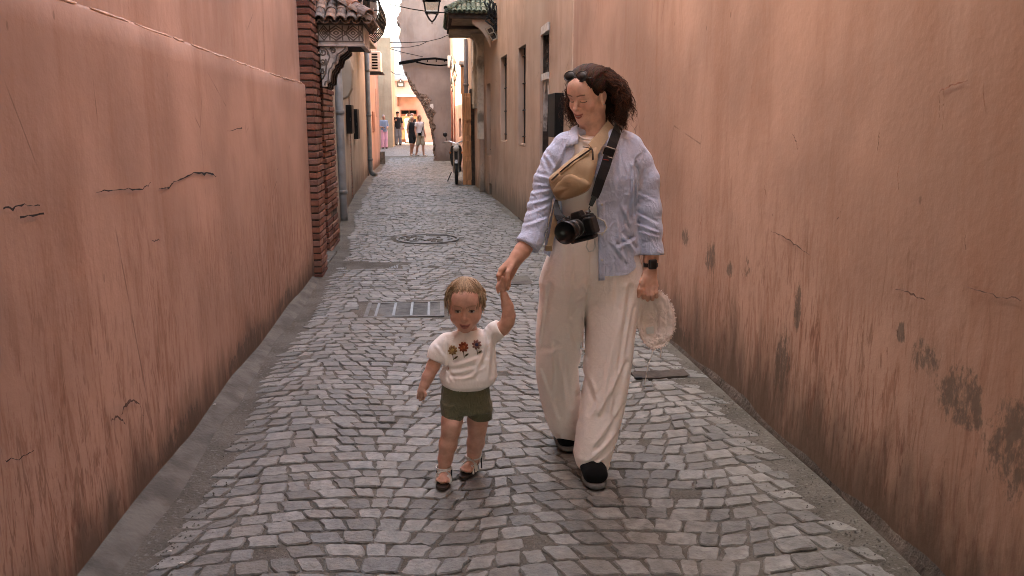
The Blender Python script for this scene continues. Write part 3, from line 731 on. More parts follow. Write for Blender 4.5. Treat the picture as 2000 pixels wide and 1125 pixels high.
for k in range(3):
    for (za, zb) in ((.35, .95), (1.05, 1.75)): MB().box(-2.0 + k * .34, -1.72 + k * .34, 51.90, 51.94, za, zb).build('panel', M_door, fd, bevel=.01)
MB().box(-2.0, -1.55, 51.915, 51.94, 1.9, 2.1).box(-1.5, -1.08, 51.915, 51.94, 1.9, 2.1).build('transom_pane', M_black, fd)
aw = MB().box(-2.22, -.9, 51.2, 52, 2.92, 3.02).build('awning', M_white, hb); MB().box(-2.22, -2.12, 51.6, 52, 2.35, 2.93).build('awning_bracket', M_door_red, hb)
sg1 = thing('wall_plaque', 'dark arched plaque with pale lettering on the blue-grey wall', 'plaque', (-2, 51.95, 3.5))
pl_ = [(-.24, 0), (.24, 0), (.24, .25), (.2, .33), (.08, .42), (0, .5), (-.08, .42), (-.2, .33), (-.24, .25)]
MB().prism(pl_, .04, Matrix.Translation((-2.0, 51.88, 3.5))).build('board', simple('brown_enamel', (.07, .055, .04), .6), sg1)
lt = MB().box(-2.15, -1.85, 51.87, 51.882, 3.66, 3.70).box(-2.12, -1.88, 51.87, 51.882, 3.58, 3.61)
lt.prism([(-.04, .0), (.0, -.05), (.04, 0), (.03, .03), (-.03, .03)], .01, Matrix.Translation((-2.0, 51.872, 3.86))); lt.build('lettering', M_white, sg1)

# ------------------------------------------------------------------ the leaning mud wall
lm = thing('mud_wall', 'brown mud plastered wall with an eroded bulging left edge at the bend', 'wall', (.3, 31.5, 0))
ep = [(848, 318), (848, 300), (847, 280), (842, 250), (833, 220), (822, 200), (810, 182), (803, 170), (790, 140), (784, 122), (781, 100), (784, 90), (780, 75), (782, 60), (780, 47), (774, 42), (777, 30), (783, 20), (781, 8), (786, 0)]
epts = [(float(at(a, b, 31.5)[0]), float(at(a, b, 31.5)[2])) for a, b in ep]; g_ = np.random.default_rng(9)
fine = []
for i in range(len(epts) - 1):
    for t_ in np.linspace(0, 1, 5)[:-1]: fine.append((epts[i][0] + (epts[i + 1][0] - epts[i][0]) * t_ + g_.normal() * .018, epts[i][1] + (epts[i + 1][1] - epts[i][1]) * t_ + .01 * g_.normal()))
fine[0] = (fine[0][0], -.1); fine.append((-1.0, 6.0)); fine.append((-.9, 8.5))
MB().prism([(2.5, -.1)] + fine[::1] + [(2.5, 8.5)], 1.6, Matrix.Translation((0, 31.5, 0))).build('wall', M_mud, lm)
# crumbled core exposed along the lower edge
zz_ = np.linspace(.12, 3.25, 64); ex_ = np.array(sorted([(q_[1], q_[0]) for q_ in fine if -.1 < q_[1] < 3.6])); wv_ = wave(44, 14, 4, 26, 2); v = []; NC = 9
for z in zz_:
    x0_ = float(np.interp(z, ex_[:, 0], ex_[:, 1])) - .02; w_ = (.07 + .30 * math.exp(-((z - 2.05) / .75) ** 2)) * (1 + .35 * float(wv_(z * 2, 3)))
    for k in range(NC):
        u_ = k / (NC - 1); v.append((x0_ + w_ * u_ + .015 * float(wv_(z * 3, k)), 31.488 - (.055 * abs(float(wv_(x0_ * 9 + u_ * 6, z * 9)))) * math.sin(math.pi * min(1, u_ * 1.0)) + .03 * (u_ > .97) + .03 * (u_ < .02), z + .02 * float(wv_(k, z * 4))))
mobj('crumbled_core', v, [(i_ * NC + k, i_ * NC + k + 1, (i_ + 1) * NC + k + 1, (i_ + 1) * NC + k) for i_ in range(len(zz_) - 1) for k in range(NC - 1)], M_rubble, lm)
cc = thing('cable_bundle', 'sagging bundle of black cables strapped across the mud wall', 'cable', (0, 31.3, 3.5))
def cab(pts, r, name='cable', par=cc, Y=31.35, mat=M_cable):
    P = [at(a, b, Y) for a, b in pts]; Q = []
    for i in range(len(P) - 1):
        for t_ in np.linspace(0, 1, 7)[:-1]: Q.append(P[i] + (P[i + 1] - P[i]) * t_ - np.array([0, 0, .0]))
    Q.append(P[-1]); MB().tube(Q, r, 6).build(name, mat, par, True)
cab([(779, 123), (800, 119), (822, 116), (850, 114), (878, 118)], .045); cab([(779, 125), (805, 121), (822, 117)], .04); cab([(812, 121), (835, 126), (860, 128), (880, 126)], .03); cab([(782, 126), (805, 120), (815, 117)], .015)
for a in (835, 852, 868): cab([(a, 115), (a, 121)], .02)
pp_ = thing('paper_notice', 'small pale torn paper stuck on the mud wall', 'notice', tuple(at(843, 210, 31.45)))
MB().prism([(-.07, -.09), (.05, -.10), (.07, -.02), (.06, .10), (-.02, .09), (-.06, .06)], .012, Matrix.Translation(tuple(at(843, 208, 31.485)))).build('paper', M_boxwht, pp_)

# ------------------------------------------------------------------ right, beyond the slit windows: carved doorway, tiled hood, open door
hr = thing('house', 'house with green tiled door hood and open wooden door on the right', 'house', (1.2, 19, 0))
wall_grid('wall', ar(17.3, 22, .35), ar(-.05, 8, .4), lambda y, z: float(XR(y)), -1, M_right_far, hr, holes=[(19.35, 20.4, 0, 2.1)], depth=.3, amp=.008, seed=19, back=3)
MB().box(1.15, 1.2, 19.3, 20.45, 0, 2.15).build('dark_hall', M_black, hr)
fr2 = MB().box(.84, .93, 19.26, 19.35, 0, 2.2).box(.84, .93, 19.26, 20.4, 2.1, 2.2); fr2.build('door_frame', M_wood_dark, hr)
# cracked cream pilaster and relief panel
MB().box(.90, 1.06, 17.32, 17.62, 1.1, 3.3).build('pilaster', M_cream_relief, hr, bevel=.015); MB().box(.93, 1.07, 17.33, 17.58, 0, 1.1).build('pilaster_foot', M_right_far, hr, bevel=.02)
MB().box(.88, .99, 18.2, 19.2, 1.75, 3.35).build('relief_panel', M_cream_relief, hr, bevel=.01)
rl = MB()
for zz in (1.85, 2.55, 2.65, 3.25): rl.box(.862, .885, 18.24, 19.16, zz, zz + .03)
for yy in (18.24, 19.13): rl.box(.862, .885, yy, yy + .03, 1.85, 3.28)
rl.build('relief_moulding', M_cream_relief, hr)
# the open leaf, square to the wall, four raised panels
leaf = MB().box(.645, .925, 19.28, 19.33, .015, 2.10).build('door', M_door, hr, bevel=.004)
for (za, zb) in ((.10, .58), (.66, 1.05), (1.13, 1.42), (1.48, 2.03)):
    pn = MB().box(.70, .865, 19.262, 19.282, za, zb).build('panel', M_door, leaf, bevel=.010)
    MB().box(.72, .845, 19.252, 19.266, za + .03, zb - .03).build('raised_field', M_door, pn, bevel=.006)
MB().tube([(.885, 19.27, 1.12), (.885, 19.22, 1.13), (.885, 19.22, 1.02), (.885, 19.27, 1.03)], .012, 8).build('handle', M_iron, leaf, True)
# hood
GREEN = [(.13, .17, .12), (.18, .215, .155), (.10, .135, .10), (.21, .225, .17)]
hip_roof(hr, 1.17, .27, 15.45, 18.3, 3.40, .55, .088, .22, GREEN, M_tile_l, [(.12, .15, .11), (.17, .19, .15)], 5)
sof = MB()
for k in range(9): sof.box(.33, 1.05, 15.60 + k * .28, 15.875 + k * .28, 3.30 - .10 * (k > 3), 3.335 - .10 * (k > 3))
sof.build('soffit_boards', M_board, hr)
MB().box(.30, 1.10, 15.52, 15.58, 3.30, 3.385).box(.30, .36, 15.6, 18.2, 3.29, 3.38).build('fascia', M_wood_dark, hr)
br_ = [(1.06, 2.80), (1.00, 2.92), (.93, 3.05), (.84, 3.15), (.72, 3.22), (.72, 3.30), (1.06, 3.30)]
for yy in (15.62, 17.9): MB().prism(br_, .12, Matrix.Translation((0, yy, 0))).build('bracket', M_right_far, hr, bevel=.008)
MB().prism([(.72, 3.28), (.98, 2.85), (1.0, 2.4), (1.05, 2.4), (1.05, 3.28)], .06, Matrix.Translation((0, 17.25, 0))).build('cove', M_cream_relief, hr)
# tangle of cables and an old lamp box on the corner of the hood
tb = thing('cable_tangle', 'tangle of old cables and a wooden box at the wall end of the green hood', 'cable', (1.05, 15.4, 3.2)); g_ = np.random.default_rng(15)
for k in range(9):
    p0 = np.array([.95 + g_.uniform(0, .15), 15.38, 3.7 - g_.uniform(0, .2)]); pts = [p0 + np.array([g_.normal() * .05 + .015 * q, g_.normal() * .02 - .01, -.09 * q + g_.normal() * .02]) for q in range(7)]
    MB().tube(pts, .011 + .006 * g_.uniform(), 6).build('cable', M_iron, tb, True)
bx_ = MB(); Mr = Matrix.Translation((1.06, 15.38, 3.03)) @ Matrix.Rotation(R(-28), 4, 'Y')
for a, b, c, d in ((-.06, -.045, -.13, .13), (.045, .06, -.13, .13), (-.06, .06, -.13, -.11), (-.06, .06, .11, .13), (-.06, .06, -.01, .01)): bx_.box(a, b, -.05, .05, c, d, Mr)
bx_.build('box_frame', M_board, tb); 
for zz in (-.08, .05): MB().box(-.04, .04, .0, .03, zz - .03, zz + .04, Mr).build('box_panel', M_wood_dark, tb)
# right far house, partly in the sun
hs = thing('house', 'salmon house with a sunlit upper wall beside the mud wall', 'house', (.8, 26, 0))
wall_grid('wall', ar(22, 31.6, .4), ar(-.05, 4.7, .36), lambda y, z: float(XR(y)), -1, M_pink, hs, holes=[(24.5, 25.6, 1.0, 1.55), (22.6, 23.0, .1, 2.0)], depth=.15, amp=.008, seed=22, back=3)
MB().box(.9, .95, 24.4, 25.7, .95, 1.6).build('window', M_black, hs); MB().box(.98, 1.0, 22.5, 23.1, 0, 2.05).build('door', M_wood_dark, hs)
MB().box(.70, .80, 21.5, 21.8, 2.15, 2.9).build('shutter', M_door, hs); MB().box(.66, .82, 21.45, 21.85, 2.88, 2.96).build('shutter_lintel', M_boxwht, hs)
for yy, r_ in ((29.5, .03), (27.6, .02)): MB().tube([(float(XR(yy)) - .04, yy, 0), (float(XR(yy)) - .04, yy, 3.4)], r_, 8).build('conduit', simple('red_brown_conduit', (.3, .1, .06), .6), hs, True)
cabinet('small white junction box beside the mud wall under the hood', .52, .80, 30.2, 30.5, 3.35, 3.75, M_boxwht, 'junction_box', 'junction box')
tb2 = thing('cable_tangle', 'loose loops of pale and dark wires hanging at the sunlit corner', 'cable', (.72, 26, 3)); g_ = np.random.default_rng(25)
for k in range(14):
    y_ = 25 + g_.uniform(0, 3); p0 = np.array([float(XR(y_)) - .08, y_, 3.5 - g_.uniform(0, .3)]); pts = [p0 + np.array([-.06 * abs(math.sin(q * .7 + k)), g_.normal() * .08, -.11 * q + g_.normal() * .04]) for q in range(8)]
    MB().tube(pts, .014, 5).build('wire', M_iron if k % 3 else M_boxwht, tb2, True)

# ------------------------------------------------------------------ street lantern and the wires overhead
ln = thing('street_lantern', 'black iron lantern with pointed foot hanging above the alley', 'lantern', (-.005, 15, 3.13))
def ring(z, w, r_=.012):
    c_ = [(-.005 + w * a, 15 + w * b, z) for a, b in ((-1, -1), (1, -1), (1, 1), (-1, 1), (-1, -1))]; return c_
fr_ = MB(); fr_.tube(ring(3.32, .105), .016, 6); fr_.tube(ring(3.54, .15), .020, 6)
fr_.build('frame_ring', M_iron, ln)
for a, b in ((-1, -1), (1, -1), (1, 1), (-1, 1)):
    MB().tube([(-.005 + .105 * a, 15 + .105 * b, 3.32), (-.005 + .14 * a, 15 + .14 * b, 3.54)], .013, 6).build('corner_bar', M_iron, ln)
    MB().tube([(-.005 + .10 * a, 15 + .10 * b, 3.32), (-.005 + .05 * a, 15 + .05 * b, 3.22), (-.005, 15, 3.17)], .011, 6).build('foot_bar', M_iron, ln, True)
MB().lathe([(0, 3.13), (.012, 3.14), (.008, 3.16), (.014, 3.175), (0, 3.19)], Matrix.Translation((-.005, 15, 0)), 10).build('finial', M_iron, ln, True)
MB().lathe([(.24, 3.545), (.20, 3.60), (.07, 3.74), (.05, 3.80), (0, 3.86)], Matrix.Translation((-.005, 15, 0)), 4).build('cap', M_iron, ln)
t = NT('clear_glass'); tr = t.n('BsdfTransparent'); tr.inputs[0].default_value = (.93, .93, .9, 1); gl = t.n('BsdfGlossy'); gl.inputs['Roughness'].default_value = .05
mx = t.n('MixShader'); mx.inputs[0].default_value = .07; t.l(tr.outputs[0], mx.inputs[1]); t.l(gl.outputs[0], mx.inputs[2]); t.l(mx.outputs[0], t.t.nodes['Material Output'].inputs[0]); M_glass = t.m
for a in range(4):
    c_, s_ = math.cos(a * math.pi / 2), math.sin(a * math.pi / 2); Rz = Matrix.Translation((-.005, 15, 0)) @ Matrix.Rotation(a * math.pi / 2, 4, 'Z')
    P = [Rz @ Vector(q) for q in ((-.095, -.105, 3.335), (.095, -.105, 3.335), (.128, -.138, 3.525), (-.128, -.138, 3.525))]
    P2 = [Rz @ Vector(q) for q in ((-.095, -.102, 3.335), (.095, -.102, 3.335), (.128, -.135, 3.525), (-.128, -.135, 3.525))]
    mobj('pane', P + P2, [(0, 1, 2, 3), (7, 6, 5, 4), (0, 4, 5, 1), (1, 5, 6, 2), (2, 6, 7, 3), (3, 7, 4, 0)], M_glass, ln)
MB().tube([(-.005, 15, 3.86), (-.005, 15, 4.35), (.4, 15, 4.5), (1.19, 15, 4.35)], .016, 8).build('hanger', M_iron, ln, True)
def wire(label, pts, r):
    """pts: (pixel x, pixel y, depth)"""
    P = [at(*q) for q in pts]; Q = []
    for i in range(len(P) - 1):
        for t_ in np.linspace(0, 1, 9)[:-1]: Q.append(P[i] + (P[i + 1] - P[i]) * t_)
    Q.append(P[-1]); g = thing('overhead_wire', label, 'wire', P[0]); MB().tube(Q, r, 6).build('cable', M_cable, g, True)
wire('thin wire from the iron window bay past the lantern to the green hood', [(712, 0, 18), (760, 8, 17.5), (800, 17, 17), (838, 23, 16.4), (873, 25, 15.6)], .010)
wire('black wire crossing the mud wall just above the cable bundle, upper strand', [(762, 83, 24), (800, 83, 25), (835, 81, 26), (860, 75, 26.8), (888, 63, 28)], .010)
wire('black wire sagging below the upper strand across the mud wall', [(764, 93, 24), (800, 92, 25), (820, 88, 25.5), (835, 81, 25.9)], .009)
wire('short wire slanting down from the bay onto the mud wall', [(762, 95, 24), (785, 102, 26), (826, 111, 31.3)], .010)
wire('twisted wire stub hanging in front of the blue-grey wall', [(764, 140, 29.9), (772, 145, 38), (790, 147, 51)], .012)
# ------------------------------------------------------------------ things in the paving
M_steel = simple('worn_steel', (.10, .103, .106), .45, .25, 10, 80, .2, metal=.6)
M_cast = simple('cast_iron', (.10, .095, .088), .6, .3, 12, 60, .3, metal=.3)
dg = thing('drain_grate', 'wide dark slotted drain grate behind the child', 'drain grate', (-.27, 6.45, 0))
x0, x1, y0, y1 = -.57, .05, 6.19, 6.71
MB().box(x0, x1, y0, y1, -.034, -.030).build('pit', M_black, dg)
MB().box(x0, x1, y0, y0 + .025, -.03, .004).box(x0, x1, y1 - .025, y1, -.03, .004).box(x0, x0 + .03, y0 + .025, y1 - .025, -.03, .004).box(x1 - .03, x1, y0 + .025, y1 - .025, -.03, .004).build('frame', M_cast, dg)
for yy in np.linspace(y0 + .05, y1 - .05, 13): MB().box(x0 + .03, x1 - .03, yy - .010, yy + .010, -.02, .001).build('bar', M_cast, dg)
for xx in np.linspace(x0 + .09, x1 - .12, 4): MB().box(xx - .010, xx + .010, y0 + .03, y1 - .03, -.015, .005).build('cross_bar', M_steel, dg)
d2 = thing('drain_grate', 'narrow pale drain grate near the left brick doorway', 'drain grate', (-.64, 8.46, 0))
MB().box(-.90, -.38, 8.31, 8.61, -.03, -.004).build('slab', M_concrete, d2)
for k in range(16): MB().box(-.86 + k * .0155, -.853 + k * .0155 - .0, 8.38, 8.54, -.01, .003).build('bar', M_cast, d2)
for k in range(12): MB().box(-.58 + k * .0155, -.572 + k * .0155, 8.34, 8.58, -.01, .004).build('bar', M_steel, d2)
mc = thing('manhole_cover', 'round stone-filled manhole cover in the middle of the alley', 'manhole cover', (*ROUND[:2], 0))
MB().lathe([(0, .0), (ROUND[2] - .05, .0), (ROUND[2] - .045, -.012), (ROUND[2] - .03, -.012), (ROUND[2] - .025, .008), (ROUND[2], .008), (ROUND[2] + .01, -.03)], Matrix.Translation((ROUND[0], ROUND[1], .003)), 40).build('rim', M_cast, mc)
g_ = np.random.default_rng(41); fl = MB()
for k in range(60):
    a = g_.uniform(0, 6.28); r_ = (ROUND[2] - .08) * math.sqrt(g_.uniform()); x = ROUND[0] + r_ * math.cos(a); y = ROUND[1] + r_ * math.sin(a); s_ = g_.uniform(.02, .035)
    fl.lathe([(0, .014), (s_ * .7, .011), (s_, .0)], Matrix.Translation((x, y, .003)), 7)
tag(fl.build('pebble_fill', M_concrete, mc), kind='stuff')
sq = thing('access_cover', 'small square grey cover in the paving behind the clasped hands', 'cover', (1.0, 7.2, 0))
a0 = at(1037, 560, 7.6); MB().box(.62, .88, 7.35, 7.75, -.03, .012).build('plate', M_concrete, sq, bevel=.004)
pk = thing('wooden_plank', 'short dark plank lying at the right wall behind the hat', 'plank', (1.29, 4.55, 0))
g_ = np.random.default_rng(1); top = [(1.13 + t_ * .33, 4.43 + g_.normal() * .006 + .03 * t_) for t_ in np.linspace(0, 1, 8)]; bot = [(1.13 + t_ * .33, 4.56 + g_.normal() * .008 + .03 * t_) for t_ in np.linspace(0, 1, 8)]
poly = top + bot[::-1]; n = len(poly); v = [(x, y, .004) for x, y in poly] + [(x, y, .026 + g_.normal() * .001) for x, y in poly]
f = [tuple(range(n, 2 * n)), tuple(range(n - 1, -1, -1))] + [(i, (i + 1) % n, (i + 1) % n + n, i + n) for i in range(n)]
mobj('board', v, f, simple('rotten_board', (.055, .042, .033), .9, .35, 20, 60, .7), pk)
MB().box(1.12, 1.165, 4.425, 4.445, .026, .034).build('nail_strip', M_iron, pk)
# damp stains by the grey house and a little litter
t = NT('wet_stain'); p = t.pos(); c = t.mix(t.noise(p, 8, 4), (.028, .025, .020), (.05, .044, .036)); t.bump(t.noise(p, 30, 3), .3, .004); M_wet = t.out(c, .85, spec=.08)
g_ = np.random.default_rng(77)
for (pa, pb, y_, lab) in (((712, 742), (780, 358), 22.0, 'far'), ((705, 382), (758, 382), 16.6, 'middle'), ((694, 406), (738, 406), 14.0, 'near')):
    pass
def stain(x0, x1, y0, y1, lab):
    n = 26; P = []
    for k in range(n):
        a = 2 * math.pi * k / n; q = 1 + .18 * g_.normal(); P.append(((x0 + x1) / 2 + (x1 - x0) / 2 * q * math.cos(a), (y0 + y1) / 2 + (y1 - y0) / 2 * q * math.sin(a)))
    zz = .012
    v = [((x0 + x1) / 2, (y0 + y1) / 2, zz)] + [(x, y, zz - .004) for x, y in P]; f = [(0, 1 + k, 1 + (k + 1) % n) for k in range(n)]
    o = mobj('water_stain', v, f, M_wet, origin=((x0 + x1) / 2, (y0 + y1) / 2, 0)); tag(o, lab, 'stain', kind='structure')
stain(-1.62, -1.05, 20.9, 21.7, 'dark wet stain at the foot of the green drainpipe')
stain(-1.45, -1.08, 16.4, 17.2, 'dark wet stain on the setts, middle of the three')
stain(-1.32, -.92, 13.8, 14.5, 'dark wet stain on the setts, nearest of the three')
lit = [(435, 742, .012), (1433, 832, .016), (1665, 1025, .02), (1680, 1045, .012), (355, 1095, .010), (1230, 745, .012), (1560, 942, .012), (420, 812, .008), (330, 1072, .008)]
LITTER = ['white paper scrap on the left kerb level with the toddler', 'pale scrap by the right wall just past the trouser hems', 'larger pale scrap at the lower right corner of the paving', 'small pale crumb just below the larger scrap at lower right',
          'pale crumb at the lowest end of the left kerb', 'pale scrap on the setts between the trousers and the dark plank', 'pale crumb by the right wall level with the front shoe', 'small pale crumb on the left kerb below the white paper scrap', 'tiny pale crumb beside the left kerb near the bottom edge']
M_litter = simple('pale_scrap', (.55, .5, .45), .8)
for i, (a, b, s_) in enumerate(lit):
    d = FWD + RGT * (a - 1000) / FPX + UPV * (562.5 - b) / FPX; k = (.03 - EYE) / d[2]; x, y = d[0] * k, d[1] * k
    z0 = .018 if -.97 < x < 1.35 else (.085 if x < -1.05 else .006)
    if x < -.97: z0 = .03 + .075 * max(0, (-.99 - x) / .17)
    o = MB().prism([(-s_, 0), (s_ * .3, -s_ * .3 + s_ * .3), (s_, s_ * .25), (s_ * .2, s_ * .5), (-s_ * .7, s_ * .3)], s_ * .7, Matrix.Translation((x, y, z0))).build('litter_scrap', M_litter, origin=(x, y, z0))
    tag(o, LITTER[i], 'litter', 'scraps of litter')
# grit and crumbs of plaster along both walls
gb = MB(); g_ = np.random.default_rng(55)
for k in range(2600):
    y = 1.6 + 10 * g_.uniform() ** 1.6; sd = g_.uniform()
    x = float(XR(y)) - .03 - abs(g_.normal()) * .10 if sd < .65 else -1.16 + .19 + abs(g_.normal()) * .06
    s_ = g_.uniform(.0015, .005); z0 = float(fz(x, y)) + .002
    gb.add([(x - s_, y - s_, z0), (x + s_, y - s_ * .6, z0), (x, y + s_, z0), (x + g_.normal() * s_ * .3, y, z0 + s_ * 1.2)], [(0, 1, 3), (1, 2, 3), (2, 0, 3)])
tag(gb.build('grit', M_concrete), 'fine grit and plaster crumbs along the walls', 'grit', kind='stuff')

# ------------------------------------------------------------------ parked moped by the open door
mp = thing('moped', 'black moped parked front first beside the open wooden door', 'moped', (.50, 20.0, 0))
M_rub = simple('tyre_rubber', (.018, .017, .016), .8, .2, 20); M_paint = simple('black_plastic_fairing', (.005, .005, .005), .35, .1, 10, spec=.5); M_chrome = simple('dull_chrome', (.5, .5, .5), .3, .1, 10, metal=1)
def wheel(x, y, r_):
    Mr = Matrix.Translation((x, y, r_)) @ Matrix.Rotation(R(90), 4, 'Y')
    w = MB().lathe([(r_ - .055, -.03), (r_ - .02, -.035), (r_, -.012), (r_, .012), (r_ - .02, .035), (r_ - .055, .03), (r_ - .055, -.03)], Mr, 24).build('wheel', M_rub, mp, True)
    MB().lathe([(r_ - .075, -.018), (r_ - .054, -.02), (r_ - .054, .02), (r_ - .075, .018), (r_ - .075, -.018)], Mr, 24).build('rim', M_chrome, w, True)
    for k in range(5):
        a = k * 2 * math.pi / 5; MB().tube([(x, y, r_), (x, y + (r_ - .06) * math.cos(a), r_ + (r_ - .06) * math.sin(a))], .012, 6).build('spoke', M_chrome, w)
    MB().lathe([(0, -.04), (.04, -.04), (.04, .04), (0, .04)], Mr, 12).build('hub', M_cast, w)
wheel(.50, 19.62, .27); wheel(.54, 20.85, .27)
MB().prism([(19.40, .50), (19.52, .58), (19.70, .58), (19.85, .45), (19.80, .42), (19.68, .53), (19.54, .53)], .09, Matrix(((0, 1, 0, .455), (1, 0, 0, 0), (0, 0, 1, 0), (0, 0, 0, 1)))).build('front_fender', M_paint, mp, bevel=.015)
for dx in (-.055, .055): MB().tube([(.50 + dx, 19.62, .27), (.505 + dx, 19.78, .80)], .018, 8).build('fork', M_chrome, mp)
MB().prism([(-.11, .42), (.11, .42), (.15, .62), (.13, .86), (.09, .93), (-.09, .93), (-.13, .86), (-.15, .62)], .12, Matrix.Translation((.505, 19.78, 0))).build('front_shield', M_paint, mp, bevel=.03)
MB().lathe([(.0, 0), (.06, .01), (.075, .05), (.06, .09), (0, .10)], Matrix.Translation((.505, 19.79, .84)) @ Matrix.Rotation(R(90), 4, 'X'), 14).build('headlight', M_boxwht, mp, True)
MB().box(.42, .59, 19.74, 19.79, .90, .955).build('number_plate', M_white, mp, bevel=.004)
MB().prism([(19.85, .30), (20.25, .25), (20.9, .48), (21.0, .68), (20.3, .70), (20.15, .42), (19.9, .42)], .2, Matrix(((0, 1, 0, .43), (1, 0, 0, 0), (0, 0, 1, 0), (0, 0, 0, 1)))).build('body', M_paint, mp, bevel=.03)
MB().prism([(20.2, .70), (20.95, .72), (21.05, .80), (20.6, .82), (20.25, .78)], .22, Matrix(((0, 1, 0, .42), (1, 0, 0, 0), (0, 0, 1, 0), (0, 0, 0, 1)))).build('seat', M_rub, mp, bevel=.02)
MB().tube([(.22, 19.98, .97), (.35, 19.92, 1.0), (.505, 19.86, .95), (.66, 19.92, 1.0), (.79, 19.98, .97)], .015, 8).build('handlebar', M_chrome, mp, True)
for dx in (-.21, .21):
    m_ = MB().tube([(.505 + dx, 19.9, 1.0), (.505 + dx * 1.15, 19.88, 1.12)], .007, 6).build('mirror_stalk', M_iron, mp)
    MB().lathe([(0, -.012), (.05, -.01), (.055, 0), (.05, .01), (0, .012)], Matrix.Translation((.505 + dx * 1.2, 19.87, 1.16)) @ Matrix.Rotation(R(90), 4, 'X'), 14).build('mirror', M_paint, m_, True)
MB().tube([(.40, 20.3, .25), (.30, 20.35, .02)], .012, 6).build('stand', M_iron, mp)
for dx in (-.14, .14): MB().lathe([(0, 0), (.025, .005), (.025, .04), (0, .05)], Matrix.Translation((.505 + dx, 19.80, .74)) @ Matrix.Rotation(R(90), 4, 'X'), 10).build('indicator', simple('amber_lens', (.5, .14, .03), .3), mp, True)
# ------------------------------------------------------------------ implicit surfaces for bodies and clothes
def surface_nets(d, origin, h):
    s = d < 0
    nx, ny, nz = d.shape
    cnt = np.zeros((nx - 1, ny - 1, nz - 1), np.int8)
    for i in (0, 1):
        for j in (0, 1):
            for k in (0, 1): cnt += s[i:nx - 1 + i, j:ny - 1 + j, k:nz - 1 + k]
    act = (cnt > 0) & (cnt < 8); I, J, K = np.nonzero(act)
    idx = -np.ones(act.shape, np.int64); idx[I, J, K] = np.arange(len(I))
    acc = np.zeros((len(I), 3)); num = np.zeros(len(I))
    C = [(i, j, k) for i in (0, 1) for j in (0, 1) for k in (0, 1)]
    for a in range(8):
        for ax in range(3):
            if C[a][ax]: continue
            b = list(C[a]); b[ax] = 1
            da = d[I + C[a][0], J + C[a][1], K + C[a][2]]; db = d[I + b[0], J + b[1], K + b[2]]
            m = (da < 0) != (db < 0); t = np.where(m, da / np.where(m, da - db, 1), 0)
            p = np.tile(np.array(C[a], float), (len(I), 1)); p[:, ax] += t
            acc += p * m[:, None]; num += m
    v = (acc / num[:, None] + np.stack([I, J, K], 1)) * h + origin
    F = []
    for ax in range(3):
        o = [0, 0, 0]; o[ax] = 1; u, w = [(1, 2), (2, 0), (0, 1)][ax]
        A = s[:nx - o[0], :ny - o[1], :nz - o[2]]; B = s[o[0]:, o[1]:, o[2]:]
        e = A != B; sl = [slice(None)] * 3; sl[u] = slice(1, -1); sl[w] = slice(1, -1)
        # interior edges only
        E = np.zeros_like(e); E[tuple(sl)] = e[tuple(sl)]
        P = np.stack(np.nonzero(E), 1); du = np.zeros(3, int); du[u] = 1; dw_ = np.zeros(3, int); dw_[w] = 1
        g = lambda q: idx[q[:, 0], q[:, 1], q[:, 2]]
        q = np.stack([g(P - du - dw_), g(P - dw_), g(P), g(P - du)], 1)
        flip = ~A[P[:, 0], P[:, 1], P[:, 2]]; q[flip] = q[flip][:, ::-1]
        F.append(q)
    F = np.concatenate(F); F = F[(F >= 0).all(1)]
    return v, F
